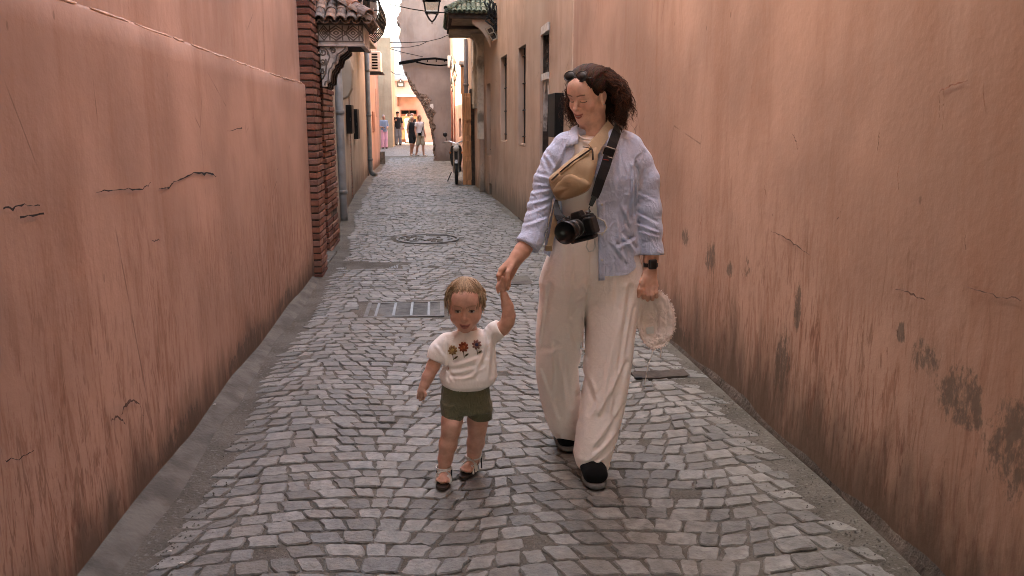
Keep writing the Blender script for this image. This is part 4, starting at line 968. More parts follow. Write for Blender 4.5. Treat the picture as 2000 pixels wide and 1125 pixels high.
class Field:
    """grid of distances; shapes are blended in only where they matter"""
    def __init__(s, lo, hi, h):
        s.lo = np.array(lo, float); s.h = h; s.n = np.ceil((np.array(hi) - s.lo) / h).astype(int) + 1
        s.d = np.full(s.n, 1.0, np.float32); s.ax = [s.lo[i] + h * np.arange(s.n[i]) for i in range(3)]
    def sub(s, lo, hi, m):
        a = [max(0, int((lo[i] - m - s.lo[i]) / s.h)) for i in range(3)]; b = [min(s.n[i], int((hi[i] + m - s.lo[i]) / s.h) + 2) for i in range(3)]
        if any(b[i] <= a[i] for i in range(3)): return None
        sl = tuple(slice(a[i], b[i]) for i in range(3)); g = [s.ax[i][a[i]:b[i]] for i in range(3)]
        return sl, g[0][:, None, None], g[1][None, :, None], g[2][None, None, :]
    def blend(s, sl, d, k, op='add'):
        a = s.d[sl]
        if op == 'add':
            h = np.maximum(k - np.abs(a - d), 0) / k if k > 0 else 0
            s.d[sl] = np.minimum(a, d) - h * h * k * .25
        else:
            d = -d; h = np.maximum(k - np.abs(a - d), 0) / k if k > 0 else 0
            s.d[sl] = np.maximum(a, d) + h * h * k * .25
    def cone(s, a, b, ra, rb, k=.02, op='add', sq=None):
        """rounded cone; sq=(axis vector, factor) flattens it"""
        a = np.array(a, float); b = np.array(b, float); R_ = max(ra, rb)
        q = s.sub(np.minimum(a, b) - R_, np.maximum(a, b) + R_, k + 3 * s.h)
        if q is None: return s
        sl, X, Y, Z = q; ba = b - a; L = max(ba @ ba, 1e-12)
        px, py, pz = X - a[0], Y - a[1], Z - a[2]
        t = np.clip((px * ba[0] + py * ba[1] + pz * ba[2]) / L, 0, 1)
        ex, ey, ez = px - t * ba[0], py - t * ba[1], pz - t * ba[2]
        if sq is not None:
            n, fct = np.array(sq[0], float), sq[1]; n /= np.linalg.norm(n); c = (ex * n[0] + ey * n[1] + ez * n[2]) * (1 / fct - 1)
            ex, ey, ez = ex + c * n[0], ey + c * n[1], ez + c * n[2]
        d = np.sqrt(ex * ex + ey * ey + ez * ez) - (ra + (rb - ra) * t)
        s.blend(sl, d.astype(np.float32), k, op); return s
    def chain(s, pts, rs, k=.02, **kw):
        for i in range(len(pts) - 1): s.cone(pts[i], pts[i + 1], rs[i], rs[i + 1], k, **kw)
        return s
    def ell(s, c, r, k=.02, op='add', Rm=None):
        c = np.array(c, float); r = np.array(r, float); m = r.max()
        q = s.sub(c - m, c + m, k + 3 * s.h)
        if q is None: return s
        sl, X, Y, Z = q; x, y, z = X - c[0], Y - c[1], Z - c[2]
        if Rm is not None:
            A = np.array(Rm).T; x, y, z = A[0, 0] * x + A[0, 1] * y + A[0, 2] * z, A[1, 0] * x + A[1, 1] * y + A[1, 2] * z, A[2, 0] * x + A[2, 1] * y + A[2, 2] * z
        k0 = np.sqrt((x / r[0]) ** 2 + (y / r[1]) ** 2 + (z / r[2]) ** 2); k1 = np.sqrt((x / r[0] ** 2) ** 2 + (y / r[1] ** 2) ** 2 + (z / r[2] ** 2) ** 2) + 1e-9
        s.blend(sl, (k0 * (k0 - 1) / k1).astype(np.float32), k, op); return s
    def stack(s, rows, k=.02, e=2.2, clip=True):
        """elliptical sections up z: rows of (z, cx, cy, rx, ry)"""
        T = np.array(sorted(rows)); R_ = T[:, 3:].max()
        q = s.sub((T[:, 1].min() - R_, T[:, 2].min() - R_, T[0, 0]), (T[:, 1].max() + R_, T[:, 2].max() + R_, T[-1, 0]), k + 3 * s.h)
        sl, X, Y, Z = q; f = lambda j: np.interp(Z, T[:, 0], T[:, j])
        cx, cy, rx, ry = f(1), f(2), f(3), f(4)
        d = ((np.abs((X - cx) / rx) ** e + np.abs((Y - cy) / ry) ** e) ** (1 / e) - 1) * np.minimum(rx, ry)
        if clip: d = np.maximum(d, np.maximum(T[0, 0] - Z, Z - T[-1, 0]))
        s.blend(sl, d.astype(np.float32), k); return s
    def mod(s, fn):
        X, Y, Z = s.ax[0][:, None, None], s.ax[1][None, :, None], s.ax[2][None, None, :]
        s.d = np.asarray(fn(s.d, X, Y, Z), dtype=np.float32); return s
    def mesh(s): return surface_nets(s.d, s.lo, s.h)
def fold(d, X, Z, a, b, w, amp, front=None):
    """a crease from a to b (x,z) seen from the front: a ridge with a valley beside it"""
    ax, az = a; bx, bz = b; L = (bx - ax) ** 2 + (bz - az) ** 2
    t = np.clip(((X - ax) * (bx - ax) + (Z - az) * (bz - az)) / L, 0, 1); ll = math.sqrt(L)
    ex, ez = X - ax - t * (bx - ax), Z - az - t * (bz - az)
    sd = (ex * -(bz - az) + ez * (bx - ax)) / ll; r2 = ex * ex + ez * ez
    g = amp * np.exp(-r2 / w ** 2) * np.sin(np.pi * np.clip(.15 + .7 * t, 0, 1)) - amp * .8 * np.exp(-((sd - 1.5 * w) ** 2 + (r2 - sd * sd)) / (w * 1.1) ** 2)
    return d - (g if front is None else g * front)

# ------------------------------------------------------------------ skin, cloth, hair
t = NT('skin'); p = t.obj(); c = t.mix(t.ramp(t.noise(p, 40, 3), .3, .7), (.90, .86, .84), (1.08, 1.08, 1.08)); c = t.mix(1., t.attr(), c, 'MULTIPLY')
t.bump(t.noise(p, 350, 2), .08, .001); t.b.inputs['Subsurface Weight'].default_value = .12; t.b.inputs['Subsurface Radius'].default_value = (.012, .005, .003); t.b.inputs['Subsurface Scale'].default_value = .5
M_skin = t.out(c, .48, spec=.35)
def cloth(name, col, wscale=900, bstr=.25, rough=.9, var=.1, sheen=.2, vcol=False, crumple=0):
    t = NT(name); p = t.obj()
    a = t.n('TexWave', wave_type='BANDS', bands_direction='X'); t.l(p, a.inputs[0]); a.inputs['Scale'].default_value = wscale / 6.28; a.inputs['Distortion'].default_value = 2; a.inputs['Detail'].default_value = 1
    sl = t.noise(t.map(p, (60, 60, 400)), 1, 2); sl2 = t.noise(t.map(p, (400, 400, 60)), 1, 2)
    c = t.mix(t.ramp(t.math('ADD', sl, sl2), .7, 1.3), tuple(x * (1 - var) for x in col), tuple(min(1, x * (1 + var)) for x in col))
    c = t.mix(t.ramp(t.noise(p, 5, 3), .3, .7), c, tuple(x * (1 - var * .8) for x in col))
    if vcol: c = t.mix(1., t.attr(), c, 'MULTIPLY')
    h = t.math('ADD', t.math('MULTIPLY', t.math('ADD', sl, sl2), .12), t.math('MULTIPLY', t.noise(p, 22, 3, .55, .8), 1 + crumple))
    if crumple:
        n3 = t.noise(t.map(p, (13, 13, 9), (.3, .5, .2)), 1., 2, .5, .6); n4 = t.noise(t.map(p, (26, 26, 17), (.9, .2, .5)), 1., 2, .5, .4)
        cr1 = t.ramp(t.math('ABSOLUTE', t.math('SUBTRACT', n3, .5)), 0., .075, 1, 0); cr2 = t.ramp(t.math('ABSOLUTE', t.math('SUBTRACT', n4, .52)), 0., .06, 1, 0)
        h = t.math('ADD', h, t.math('ADD', t.math('MULTIPLY', cr1, .55 * crumple), t.math('MULTIPLY', cr2, .3 * crumple)))
    t.bump(h, bstr, .006); t.b.inputs['Sheen Weight'].default_value = sheen
    return t.out(c, rough, spec=.15)
M_linen = cloth('blue_grey_linen', (.53, .57, .72), bstr=.6, var=.12, crumple=.9)
M_cream = cloth('cream_trouser_cloth', (.88, .765, .695), bstr=.4, var=.05, crumple=.45)
M_tee = cloth('off_white_jersey', (.90, .82, .76), bstr=.3, var=.04, crumple=.3)
M_tan = cloth('tan_nylon', (.52, .37, .235), bstr=.2, var=.08, sheen=.05, rough=.7)
M_tan_d = cloth('brown_tan_nylon', (.36, .235, .135), bstr=.2, var=.08, sheen=.05, rough=.7)
M_strap = cloth('black_webbing', (.008, .0065, .007), bstr=.2, var=.2, rough=.6)
M_khaki = cloth('dark_olive_cotton', (.135, .128, .075), bstr=.5, var=.18, crumple=.8)
M_blackc = cloth('black_cloth', (.006, .0056, .0056), var=.2, sheen=.02)
M_hat = cloth('cream_muslin', (.84, .70, .63), bstr=.6, var=.05, crumple=1)
M_plastic = simple('black_camera_plastic', (.004, .0036, .0036), .38, .1, 30, 400, .12, .001, spec=.5)
M_midsole = simple('grey_midsole', (.14, .13, .12), .7, .2, 30)
M_sole = simple('off_white_sole', (.62, .58, .53), .7, .1, 30)
t = NT('curly_hair'); p = t.obj(); c = t.mix(1., t.attr(), t.mix(t.noise(t.map(p, (300, 300, 40)), 1, 2), (.5, .5, .5), (1.4, 1.4, 1.4)), 'MULTIPLY')
t.bump(t.noise(t.map(p, (500, 500, 60)), 1, 2), .4, .002); M_hair = t.out(c, .6, spec=.16)
M_hairbase = simple('hair_roots', (1, 1, 1), .95, .2, 60, vcol=True, spec=.05)

def face_field(f, T, S=1., baby=0., neck=None):
    """T maps head coordinates (x to the viewer's right, -y forward, z up) to the world; S scales"""
    P = lambda x, y, z: T(np.array([x, y, z]) * S); Rm = T.R
    E = lambda c, r, k, op='add', rot=None: f.ell(P(*c), np.array(r) * S, k * S, op, Rm if rot is None else Rm @ rot)
    Cn = lambda a, b, ra, rb, k, op='add': f.cone(P(*a), P(*b), ra * S, rb * S, k * S, op)
    b = baby
    E((0, .012, .036 + .006 * b), (.074 + .006 * b, .094 + .002 * b, .084 + .006 * b), .01)
    E((0, -.030, -.012), (.062 + .006 * b, .060, .080 - .006 * b), .03)
    for s_ in (-1, 1):
        Cn((s_ * .050, .008, -.058), (s_ * .013, -.066, -.094 + .010 * b), .022, .018, .035)
        E((s_ * .036, -.060 - .004 * b, -.030 - .006 * b), (.025 + .006 * b, .024, .025 + .004 * b), .028)
    E((0, -.074, -.094 + .008 * b), (.017, .016, .015), .022)
    Cn((-.034, -.080, .026), (.034, -.080, .026), .013, .013, .022)
    E((0, -.068, .058), (.050, .030, .040), .04)
    for s_ in (-1, 1): E((s_ * .032, -.106, .003), (.019, .018, .014), .016, 'sub')
    Cn((0, -.086, .016), (0, -.110 + .010 * b, -.026), .0075, .0095, .013)
    E((0, -.113 + .012 * b, -.031), (.0105, .0115, .0100), .007)
    for s_ in (-1, 1):
        E((s_ * .0108, -.0985 + .006 * b, -.034), (.0078, .0105, .0075), .006)
        E((s_ * .006, -.107 + .008 * b, -.0415), (.0032, .005, .003), .003, 'sub')
        E((s_ * .032, -.0775, .002), (.0155, .0125, .0120), .005)
    E((0, -.076, -.062), (.031, .024, .024), .02)
    up = [(-.025, -.083, -.0585), (-.012, -.0965, -.0625), (0, -.1005, -.0625), (.012, -.0965, -.0625), (.025, -.083, -.0585)]
    dn = [(-.021, -.085, -.0640), (-.010, -.0945, -.0735), (0, -.0970, -.0755), (.010, -.0945, -.0735), (.021, -.085, -.0640)]
    for i in range(4): Cn(up[i], up[i + 1], .0042, .0042, .003)
    for i in range(4): Cn(dn[i], dn[i + 1], .0050, .0050, .003)
    for s_ in (-1, 1):
        ry = np.array(Euler((R(-12), 0, R(s_ * -18))).to_matrix())
        E((s_ * .0745, .016, -.010), (.0075, .0155, .026), .006, 'add', ry); E((s_ * .081, .013, -.007), (.006, .0085, .0155), .005, 'sub', ry); E((s_ * .0735, .009, -.035), (.0055, .007, .008), .005)
    if neck is None: Cn((0, .022, -.05), (0, .040, -.17), .052, .054, .03)
def face_cols(v, T, S, skin, lip=(.42, .13, .10), brow=(.10, .055, .035), closed=True, baby=0.):
    L = T.inv(v) / S; x, y, z = L[:, 0], L[:, 1], L[:, 2]; ax = np.abs(x); fr = y < -.05
    c = np.tile(np.array(skin), (len(v), 1))
    def blend(m, col): c[:] = c * (1 - m[:, None]) + np.array(col) * m[:, None]
    g = lambda d, s_: np.exp(-(d / s_) ** 2)
    blend(.45 * g(np.sqrt((ax - .038) ** 2 + (z + .03) ** 2), .024) * fr, (skin[0] * .98, skin[1] * .72, skin[2] * .68))
    blend(.35 * g(np.sqrt(x ** 2 + (z + .03) ** 2), .012) * fr, (skin[0] * .95, skin[1] * .7, skin[2] * .66))
    zu = -.0625 + .004 * (ax / .025) ** 2
    blend((np.clip((.0045 - np.abs(z - zu)) / .002, 0, 1) * (ax < .025) * (y < -.07)), lip)
    zl = -.0750 + .011 * (ax / .021) ** 2
    blend((np.clip((.0055 - np.abs(z - zl)) / .002, 0, 1) * (ax < .020) * (y < -.07)), lip)
    zm = -.0682 + .007 * (ax / .023) ** 2
    blend((np.clip((.0026 - np.abs(z - zm)) / .001, 0, 1) * (ax < (.014 if closed else .021)) * (y < -.07)), (.45, .38, .34) if closed else (.20, .06, .05))
    zb = .0255 + .006 * np.sin(np.clip((ax - .012) / .042, 0, 1) * math.pi * .75)
    blend(.85 * (1 - .5 * baby) * np.clip((.0042 - np.abs(z - zb)) / .002, 0, 1) * (ax > .012) * (ax < .050) * fr, brow)
    if closed:
        zs = -.0055 + .003 * ((ax - .032) / .014) ** 2
        blend(.95 * np.clip((.0026 - np.abs(z - zs)) / .0015, 0, 1) * (np.abs(ax - .032) < .0165) * fr, (.02, .012, .010))
        blend(.4 * g(z - .009, .003) * (np.abs(ax - .032) < .016) * fr, tuple(q * .55 for q in skin))
    else:
        r2 = np.sqrt(((ax - .032) / .0135) ** 2 + ((z - .001) / .0062) ** 2)
        blend(np.clip((1.15 - r2) / .15, 0, 1) * fr, (.42, .38, .35)); ri = np.sqrt((ax - .032) ** 2 + (z - .001) ** 2)
        blend(np.clip((.0066 - ri) / .001, 0, 1) * fr, (.035, .02, .014)); 
        blend(np.clip((.0020 - np.abs(z - (.0072 - .004 * ((ax - .032) / .0135) ** 2))) / .001, 0, 1) * (np.abs(ax - .032) < .0145) * fr, (.04, .025, .02))
    return c
class Xf:
    def __init__(s, origin, Rm): s.o = np.array(origin, float); s.R = np.array(Rm)
    def __call__(s, p): return s.o + s.R @ np.asarray(p, float)
    def inv(s, v): return (np.asarray(v) - s.o) @ s.R
def curl_locks(mb, roots, g, length, drop, curl=(.006, .014), turns=(2, 4), r=(.003, .0065), pal=((.05, .022, .014),), n=26, sides=5):
    """roots: (root point, outward direction, head centre); locks spring out, fall and coil"""
    for (p, n_, side) in roots:
        L = length * g.uniform(.75, 1.1); p = np.array(p, float); n_ = np.array(n_, float); pts = []; rad = []
        a0 = g.uniform(0, 6.28); tr = g.uniform(*turns); amp = g.uniform(*curl); R_ = g.uniform(*r); pos = p.copy(); d = n_ / np.linalg.norm(n_); side = np.array(side, float)
        sgn = 1 if g.uniform() < .5 else -1
        for i in range(n):
            t_ = i / (n - 1); tgt = np.array([0, 0, -1]) * drop + side * .35 * (1 - t_); d = d + (tgt - d) * (.10 + .16 * t_); d /= np.linalg.norm(d)
            pos = pos + d * L / n
            u = np.cross(d, [0.3, .9, .1]); u /= np.linalg.norm(u); w = np.cross(d, u); A = amp * min(1, t_ * 2.2 + .1); a = a0 + sgn * tr * 2 * math.pi * t_
            pts.append(pos + (u * math.cos(a) + w * math.sin(a)) * A); rad.append(R_ * (1 - .65 * t_ ** 2) * (.8 + .2 * math.sin(9 * t_ + a0)))
        k = g.uniform(.6, 1.5); c = pal[g.integers(len(pal))]; mb.tube(pts, rad, sides, True, tuple(q * k for q in c))
def finger(f, pts, r, k=.0035): f.chain(pts, [r, r * .96, r * .9, r * .78][:len(pts)], k)
# ------------------------------------------------------------------ the woman
SKIN_W = (.86, .55, .43)
wm = thing('person', 'woman in open blue shirt and cream trousers holding a toddler by the hand', 'person', (.62, 3.32, 0))
def rows_px(T):
    out = []
    for (py, xl, xr, Y, ry) in T:
        a, b = at(xl, py, Y), at(xr, py, Y); out.append(((a[2] + b[2]) / 2, (a[0] + b[0]) / 2, Y, abs(b[0] - a[0]) / 2, ry))
    return out
PX = lambda px, py, Y: tuple(float(q) for q in at(px, py, Y))
XZ = lambda px, py, Y: (float(at(px, py, Y)[0]), float(at(px, py, Y)[2]))
# trousers
f = Field((.34, 3.05, -.01), (1.02, 3.78, 1.12), .0065)
pel = rows_px([(425, 1096, 1216, 3.36, .105), (450, 1089, 1226, 3.36, .115), (480, 1079, 1238, 3.36, .125), (520, 1065, 1247, 3.36, .13), (548, 1060, 1248, 3.36, .122), (575, 1075, 1236, 3.36, .095), (590, 1100, 1215, 3.36, .05)])
lgb = rows_px([(440, 1105, 1135, 3.37, .06), (500, 1078, 1150, 3.365, .10), (550, 1058, 1151, 3.37, .112), (600, 1051, 1147, 3.39, .105), (650, 1047, 1140, 3.41, .10), (700, 1045, 1133, 3.44, .097), (740, 1047, 1130, 3.47, .096), (780, 1055, 1134, 3.50, .096), (820, 1067, 1140, 3.53, .094), (845, 1079, 1142, 3.55, .092), (862, 1094, 1144, 3.565, .085)])
lgf = rows_px([(440, 1170, 1205, 3.36, .06), (500, 1148, 1238, 3.36, .10), (550, 1145, 1249, 3.35, .112), (600, 1142, 1247, 3.33, .105), (650, 1142, 1241, 3.31, .10), (700, 1142, 1235, 3.29, .097), (750, 1140, 1227, 3.27, .095), (800, 1132, 1217, 3.25, .093), (850, 1125, 1204, 3.23, .092), (885, 1121, 1193, 3.22, .09), (908, 1127, 1188, 3.215, .086)])
f.stack(lgb, .001); f.stack(lgf, .012); f.stack(pel, .05, clip=True)
nzt = wave(71, 12, 10, 34); nzv = wave(72, 10, 14, 40)
def pants_mod(d, X, Y, Z):
    d = d + .0042 * nzt(X, Y, Z * .25) + .0014 * nzv(X * 1.4, Y, Z * 1.2)
    fr = np.clip((3.42 + .1 * (X < .62) - Y) / .06, 0, 1)
    F = lambda a, b, w, amp, Yp=3.25: fold(d, X, Z, XZ(*a, Yp), XZ(*b, Yp), w, amp, fr)
    for a, b, w, amp in [((1100, 460), (1096, 560), .010, .006), ((1118, 450), (1112, 620), .009, .005), ((1150, 480), (1143, 570), .007, .008), ((1143, 560), (1141, 700), .008, .010), ((1132, 560), (1142, 545), .010, .006), ((1128, 590), (1143, 570), .009, .007), ((1124, 625), (1141, 600), .009, .007),
                         ((1190, 480), (1196, 600), .012, .005), ((1222, 560), (1180, 800), .014, .011), ((1232, 600), (1196, 760), .010, .007), ((1200, 640), (1166, 790), .013, .008), ((1215, 700), (1160, 795), .011, .010), ((1160, 770), (1150, 735), .010, .008), ((1205, 780), (1150, 850), .012, .008), ((1195, 830), (1138, 880), .011, .009), ((1190, 862), (1140, 890), .009, .008), ((1185, 885), (1150, 900), .007, .006), ((1150, 800), (1165, 760), .009, .006),
                         ((1082, 680), (1088, 800), .012, .010), ((1098, 705), (1118, 820), .014, .012), ((1076, 700), (1098, 690), .012, .009), ((1070, 560), (1058, 700), .011, .006), ((1110, 640), (1126, 690), .010, .006), ((1062, 740), (1100, 845), .012, .006)]:
        d = F(a, b, w * .85, amp * 1.35)
    return d
f.mod(pants_mod); v, q = f.mesh(); trousers = mobj('trousers', v, q, M_cream, wm, True)
# front surface of the torso, for things that lie on it
SH = rows_px([(249, 1130, 1204, 3.40, .062), (258, 1104, 1230, 3.395, .08), (270, 1088, 1246, 3.385, .10), (290, 1082, 1254, 3.38, .115), (320, 1083, 1254, 3.37, .128), (350, 1084, 1250, 3.365, .138), (400, 1082, 1245, 3.365, .137), (450, 1074, 1245, 3.365, .143), (500, 1068, 1249, 3.365, .15), (552, 1066, 1252, 3.365, .152)])
SHA = np.array(sorted(SH))
def front(px, py, off=0., A=SHA, Y=3.25):
    for _ in range(6):
        p = at(px, py, Y); c = [np.interp(p[2], A[:, 0], A[:, j]) for j in range(1, 5)]
        u = min(.98, abs((p[0] - c[0]) / c[2])); Y = c[1] - c[3] * (1 - u ** 2.2) ** (1 / 2.2) - off
    return at(px, py, Y)
# white T-shirt
TE = rows_px([(262, 1124, 1200, 3.395, .06), (275, 1096, 1238, 3.385, .085), (300, 1090, 1246, 3.375, .102), (340, 1090, 1243, 3.365, .122), (380, 1092, 1236, 3.365, .117), (420, 1096, 1226, 3.362, .112), (446, 1092, 1228, 3.36, .118)])
f = Field((.45, 3.2, .93), (.98, 3.52, 1.48), .007); f.stack(TE, .01)
nzs = wave(80, 12, 12, 40)
f.mod(lambda d, X, Y, Z: d + .002 * nzs(X, Y, Z)); v, q = f.mesh(); tee = mobj('t_shirt', v, q, M_tee, wm, True)
# neckline band
nb = [front(a, b, -.004) for a, b in ((1126, 260), (1131, 266), (1140, 271), (1152, 273), (1164, 271), (1172, 266))]
MB().tube(nb, .0045, 8).build('neckband', M_tee, tee, True)
# shirt: thin shell of the torso section plus the sleeves
f = Field((.22, 3.13, .86), (1.08, 3.60, 1.52), .0055)
f.stack(SH, .01)
f.mod(lambda d, X, Y, Z: np.maximum(d, -(d + .030)))
eL = [(249, 1128), (270, 1126), (300, 1127), (318, 1116), (345, 1100), (380, 1092), (420, 1084), (450, 1079), (500, 1078), (560, 1078)]
eR = [(249, 1186), (275, 1182), (300, 1172), (340, 1162), (380, 1163), (420, 1168), (460, 1169), (560, 1168)]
eLz = sorted((XZ(x, y, 3.24)[1], XZ(x, y, 3.24)[0]) for y, x in eL); eRz = sorted((XZ(x, y, 3.24)[1], XZ(x, y, 3.24)[0]) for y, x in eR)
hem = sorted(XZ(x, y, 3.24) for x, y in ((1050, 492), (1075, 502), (1090, 515), (1140, 545), (1168, 549), (1185, 549), (1215, 541), (1240, 528), (1256, 514)))
nzf = wave(81, 14, 12, 45); nzl = wave(82, 10, 20, 60)
def cut(d, X, Y, Z):
    xl = np.interp(Z, [p[0] for p in eLz], [p[1] for p in eLz]); xr = np.interp(Z, [p[0] for p in eRz], [p[1] for p in eRz])
    hz = np.interp(X, [p[0] for p in hem], [p[1] for p in hem])
    gap = np.minimum(np.minimum(X - xl, xr - X), (3.34 - Y)); d = np.maximum(d, gap)
    return np.maximum(d, hz - Z)
f.mod(cut)
sl_l = [PX(1104, 284, 3.385), PX(1085, 310, 3.375), PX(1066, 352, 3.36), PX(1053, 405, 3.325), PX(1045, 440, 3.29), PX(1037, 468, 3.265)]
f.chain(sl_l, [.050, .050, .047, .045, .046, .046], .022)
sl_r = [PX(1230, 289, 3.385), PX(1249, 318, 3.385), PX(1263, 350, 3.375), PX(1267, 410, 3.355), PX(1270, 450, 3.335), PX(1272, 484, 3.32)]
f.chain(sl_r, [.050, .050, .048, .048, .046, .043], .025)
# rolled cuffs: a fat ring at each sleeve end, cut flat
def cuff(c, d_, r_, w_):
    c = np.array(c); d_ = np.array(d_) / np.linalg.norm(d_); f.cone(c - d_ * w_ * .5, c + d_ * w_ * .5, r_ * .98, r_ * 1.04, .006)
dl = np.array(PX(1003, 510, 3.235)) - np.array(PX(1046, 440, 3.29)); dl /= np.linalg.norm(dl)
cl = np.array(PX(1036, 470, 3.265)); cuff(cl, dl, .0505, .03)
dr = np.array(PX(1271, 520, 3.31)) - np.array(PX(1270, 450, 3.335)); dr /= np.linalg.norm(dr)
crp = np.array(PX(1274, 488, 3.32)); cuff(crp, dr, .047, .02)
def shirt_mod(d, X, Y, Z):
    # flat cuff ends
    for c, dd, off, R_ in ((cl, dl, .028, .13), (crp, dr, .022, .11)):
        s_ = (X - c[0]) * dd[0] + (Y - c[1]) * dd[1] + (Z - c[2]) * dd[2] - off
        r_ = np.sqrt((X - c[0]) ** 2 + (Y - c[1]) ** 2 + (Z - c[2]) ** 2); d = np.where(r_ < R_, np.maximum(d, s_), d)
    d = d + .0016 * nzf(X, Y, Z) + .0008 * nzl(X, Y, Z)
    fr = np.clip((3.40 - Y) / .05, 0, 1)
    for a, b, w, amp in [((1068, 300), (1086, 330), .008, .006), ((1090, 320), (1080, 350), .008, .008), ((1052, 345), (1084, 352), .007, .006), ((1048, 362), (1080, 365), .006, .005), ((1040, 380), (1078, 372), .007, .007), ((1036, 400), (1078, 388), .006, .006), ((1030, 420), (1074, 402), .007, .006), ((1026, 440), (1070, 425), .006, .006), ((1060, 300), (1072, 340), .008, .005), ((1104, 295), (1090, 330), .008, .006),
                         ((1238, 320), (1236, 420), .009, .012), ((1244, 330), (1248, 400), .007, .008), ((1228, 330), (1222, 430), .010, .006), ((1200, 420), (1214, 520), .010, .006), ((1214, 460), (1240, 490), .010, .010), ((1205, 480), (1240, 470), .009, .008), ((1222, 510), (1190, 470), .009, .006), ((1232, 440), (1210, 400), .009, .006), ((1190, 500), (1194, 545), .008, .004), ((1250, 420), (1286, 440), .007, .006), ((1248, 440), (1288, 455), .006, .006), ((1252, 455), (1290, 465), .006, .005), ((1252, 380), (1284, 395), .007, .004), ((1195, 320), (1200, 400), .010, .004)]:
        d = fold(d, X, Z, XZ(*a, 3.26), XZ(*b, 3.26), w * .85, amp * 1.2, fr)
    return d
f.mod(shirt_mod); v, q = f.mesh(); shirt = mobj('shirt', v, q, M_linen, wm, True)
def plate(name, pts, mat, parent, th=.006, smooth=True, A=SHA, off=.004, bulge=0.):
    """a soft flat piece lying on the torso: outline in pixels, follows the surface"""
    P = []; n = len(pts)
    for i in range(n):
        for t_ in (0, .33, .67): a, b = pts[i], pts[(i + 1) % n]; P.append((a[0] + (b[0] - a[0]) * t_, a[1] + (b[1] - a[1]) * t_))
    c = (sum(p[0] for p in P) / len(P), sum(p[1] for p in P) / len(P)); v = []; m = len(P)
    for s_, o_ in ((1, off - th), (1.02, off + th * .3), (.93, off + th), (.5, off + th + bulge)):
        for p in P: v.append(front(c[0] + (p[0] - c[0]) * s_, c[1] + (p[1] - c[1]) * s_, o_, A))
    v.append(front(*c, off + th + bulge * 1.3, A)); fc = []
    for k in range(3): fc += [(k * m + i, k * m + (i + 1) % m, (k + 1) * m + (i + 1) % m, (k + 1) * m + i) for i in range(m)]
    fc += [(3 * m + i, 3 * m + (i + 1) % m, 4 * m) for i in range(m)]
    return mobj(name, v, [q_[::-1] for q_ in fc], mat, parent, smooth)
plate('collar', [(1116, 250), (1127, 244), (1130, 258), (1129, 280), (1118, 284), (1104, 288), (1108, 270)], M_linen, shirt, .007, off=.008)
plate('collar', [(1196, 247), (1212, 250), (1214, 262), (1206, 282), (1190, 276), (1188, 258)], M_linen, shirt, .007, off=.006)
plate('placket', [(1169, 395), (1181, 395), (1182, 470), (1181, 546), (1169, 547), (1169, 470)], M_linen, shirt, .003, off=.0035)
for y_ in (400, 458, 508): MB().lathe([(0, .0025), (.0045, .0025), (.005, 0), (.005, -.004)], Matrix.Translation(tuple(front(1176, y_, .009))) @ Matrix.Rotation(R(90), 4, 'X'), 10).build('button', M_boxwht, shirt)
# loose shirt tail behind, photo left
v = []
for (a, b) in zip([(1082, 396), (1074, 430), (1066, 470), (1062, 494)], [(1092, 396), (1088, 430), (1080, 470), (1074, 502)]):
    for t_ in np.linspace(0, 1, 4): v.append(at(a[0] + (b[0] - a[0]) * t_, a[1] + (b[1] - a[1]) * t_, 3.30 + .03 * math.sin(3 * t_)))
v = np.array(v); v2 = v + np.array([0, .005, 0]); fq = [(i * 4 + k, i * 4 + k + 1, i * 4 + k + 5, i * 4 + k + 4) for i in range(3) for k in range(3)]
mobj('shirt_tail', np.concatenate([v, v2]), fq + [tuple(x + 16 for x in q_[::-1]) for q_ in fq], M_linen, shirt, True)

# body: head, neck, arms and hands, and the hidden core, joined in one skin
HS = .87
HD = Xf(at(1149, 186, 3.345), np.array(Euler((0, 0, R(-47))).to_matrix()) @ np.array(Euler((R(19), 0, 0)).to_matrix()) @ np.array(Euler((0, R(3), 0)).to_matrix()))
SV = []; SQ = []; SC = []
def take(v, q, c):
    n = sum(len(a) for a in SV); SV.append(v); SQ.append(q + n); SC.append(c)
f = Field(HD.o - np.array([.14, .14, .20]), HD.o + np.array([.14, .15, .14]), .0021)
face_field(f, HD, HS, 0, neck=1)
f.chain([HD((0, .018, -.05)), (HD((0, .018, -.05)) + at(1156, 258, 3.385)) / 2, at(1158, 275, 3.385)], [.050, .047, .060], .03)
v, q = f.mesh(); c = face_cols(v, HD, HS, SKIN_W)
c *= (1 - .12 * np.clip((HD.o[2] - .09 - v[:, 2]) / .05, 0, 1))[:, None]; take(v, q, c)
ARM = tuple(x * .92 for x in (.66, .36, .26))
# her right arm and the hand that holds the child's
f = Field((.05, 3.10, .70), (.40, 3.34, 1.06), .0024)
f.chain([PX(1040, 462, 3.268), PX(1020, 490, 3.245), PX(1011, 501, 3.235)], [.034, .030, .026], .02)
Yh = 3.215
for kx, ky, dY in ((979, 527, -.004), (985, 532, .012), (991, 537, .026), (997, 541, .036)): f.cone(PX(1011, 501, 3.235), PX(kx, ky, Yh + dY), .0235, .0125, .012)
f.cone(PX(1011, 500, 3.228), PX(997, 523, 3.20), .020, .0145, .014)
finger(f, [PX(979, 527, Yh - .004), PX(974, 538, Yh - .012), PX(976, 551, Yh - .006), PX(980, 562, Yh + .004)], .0100)
finger(f, [PX(985, 532, Yh + .012), PX(978, 546, Yh + .010), PX(980, 560, Yh + .016), PX(986, 567, Yh + .024)], .0100)
finger(f, [PX(991, 537, Yh + .026), PX(986, 550, Yh + .030), PX(988, 561, Yh + .036), PX(992, 564, Yh + .040)], .0095)
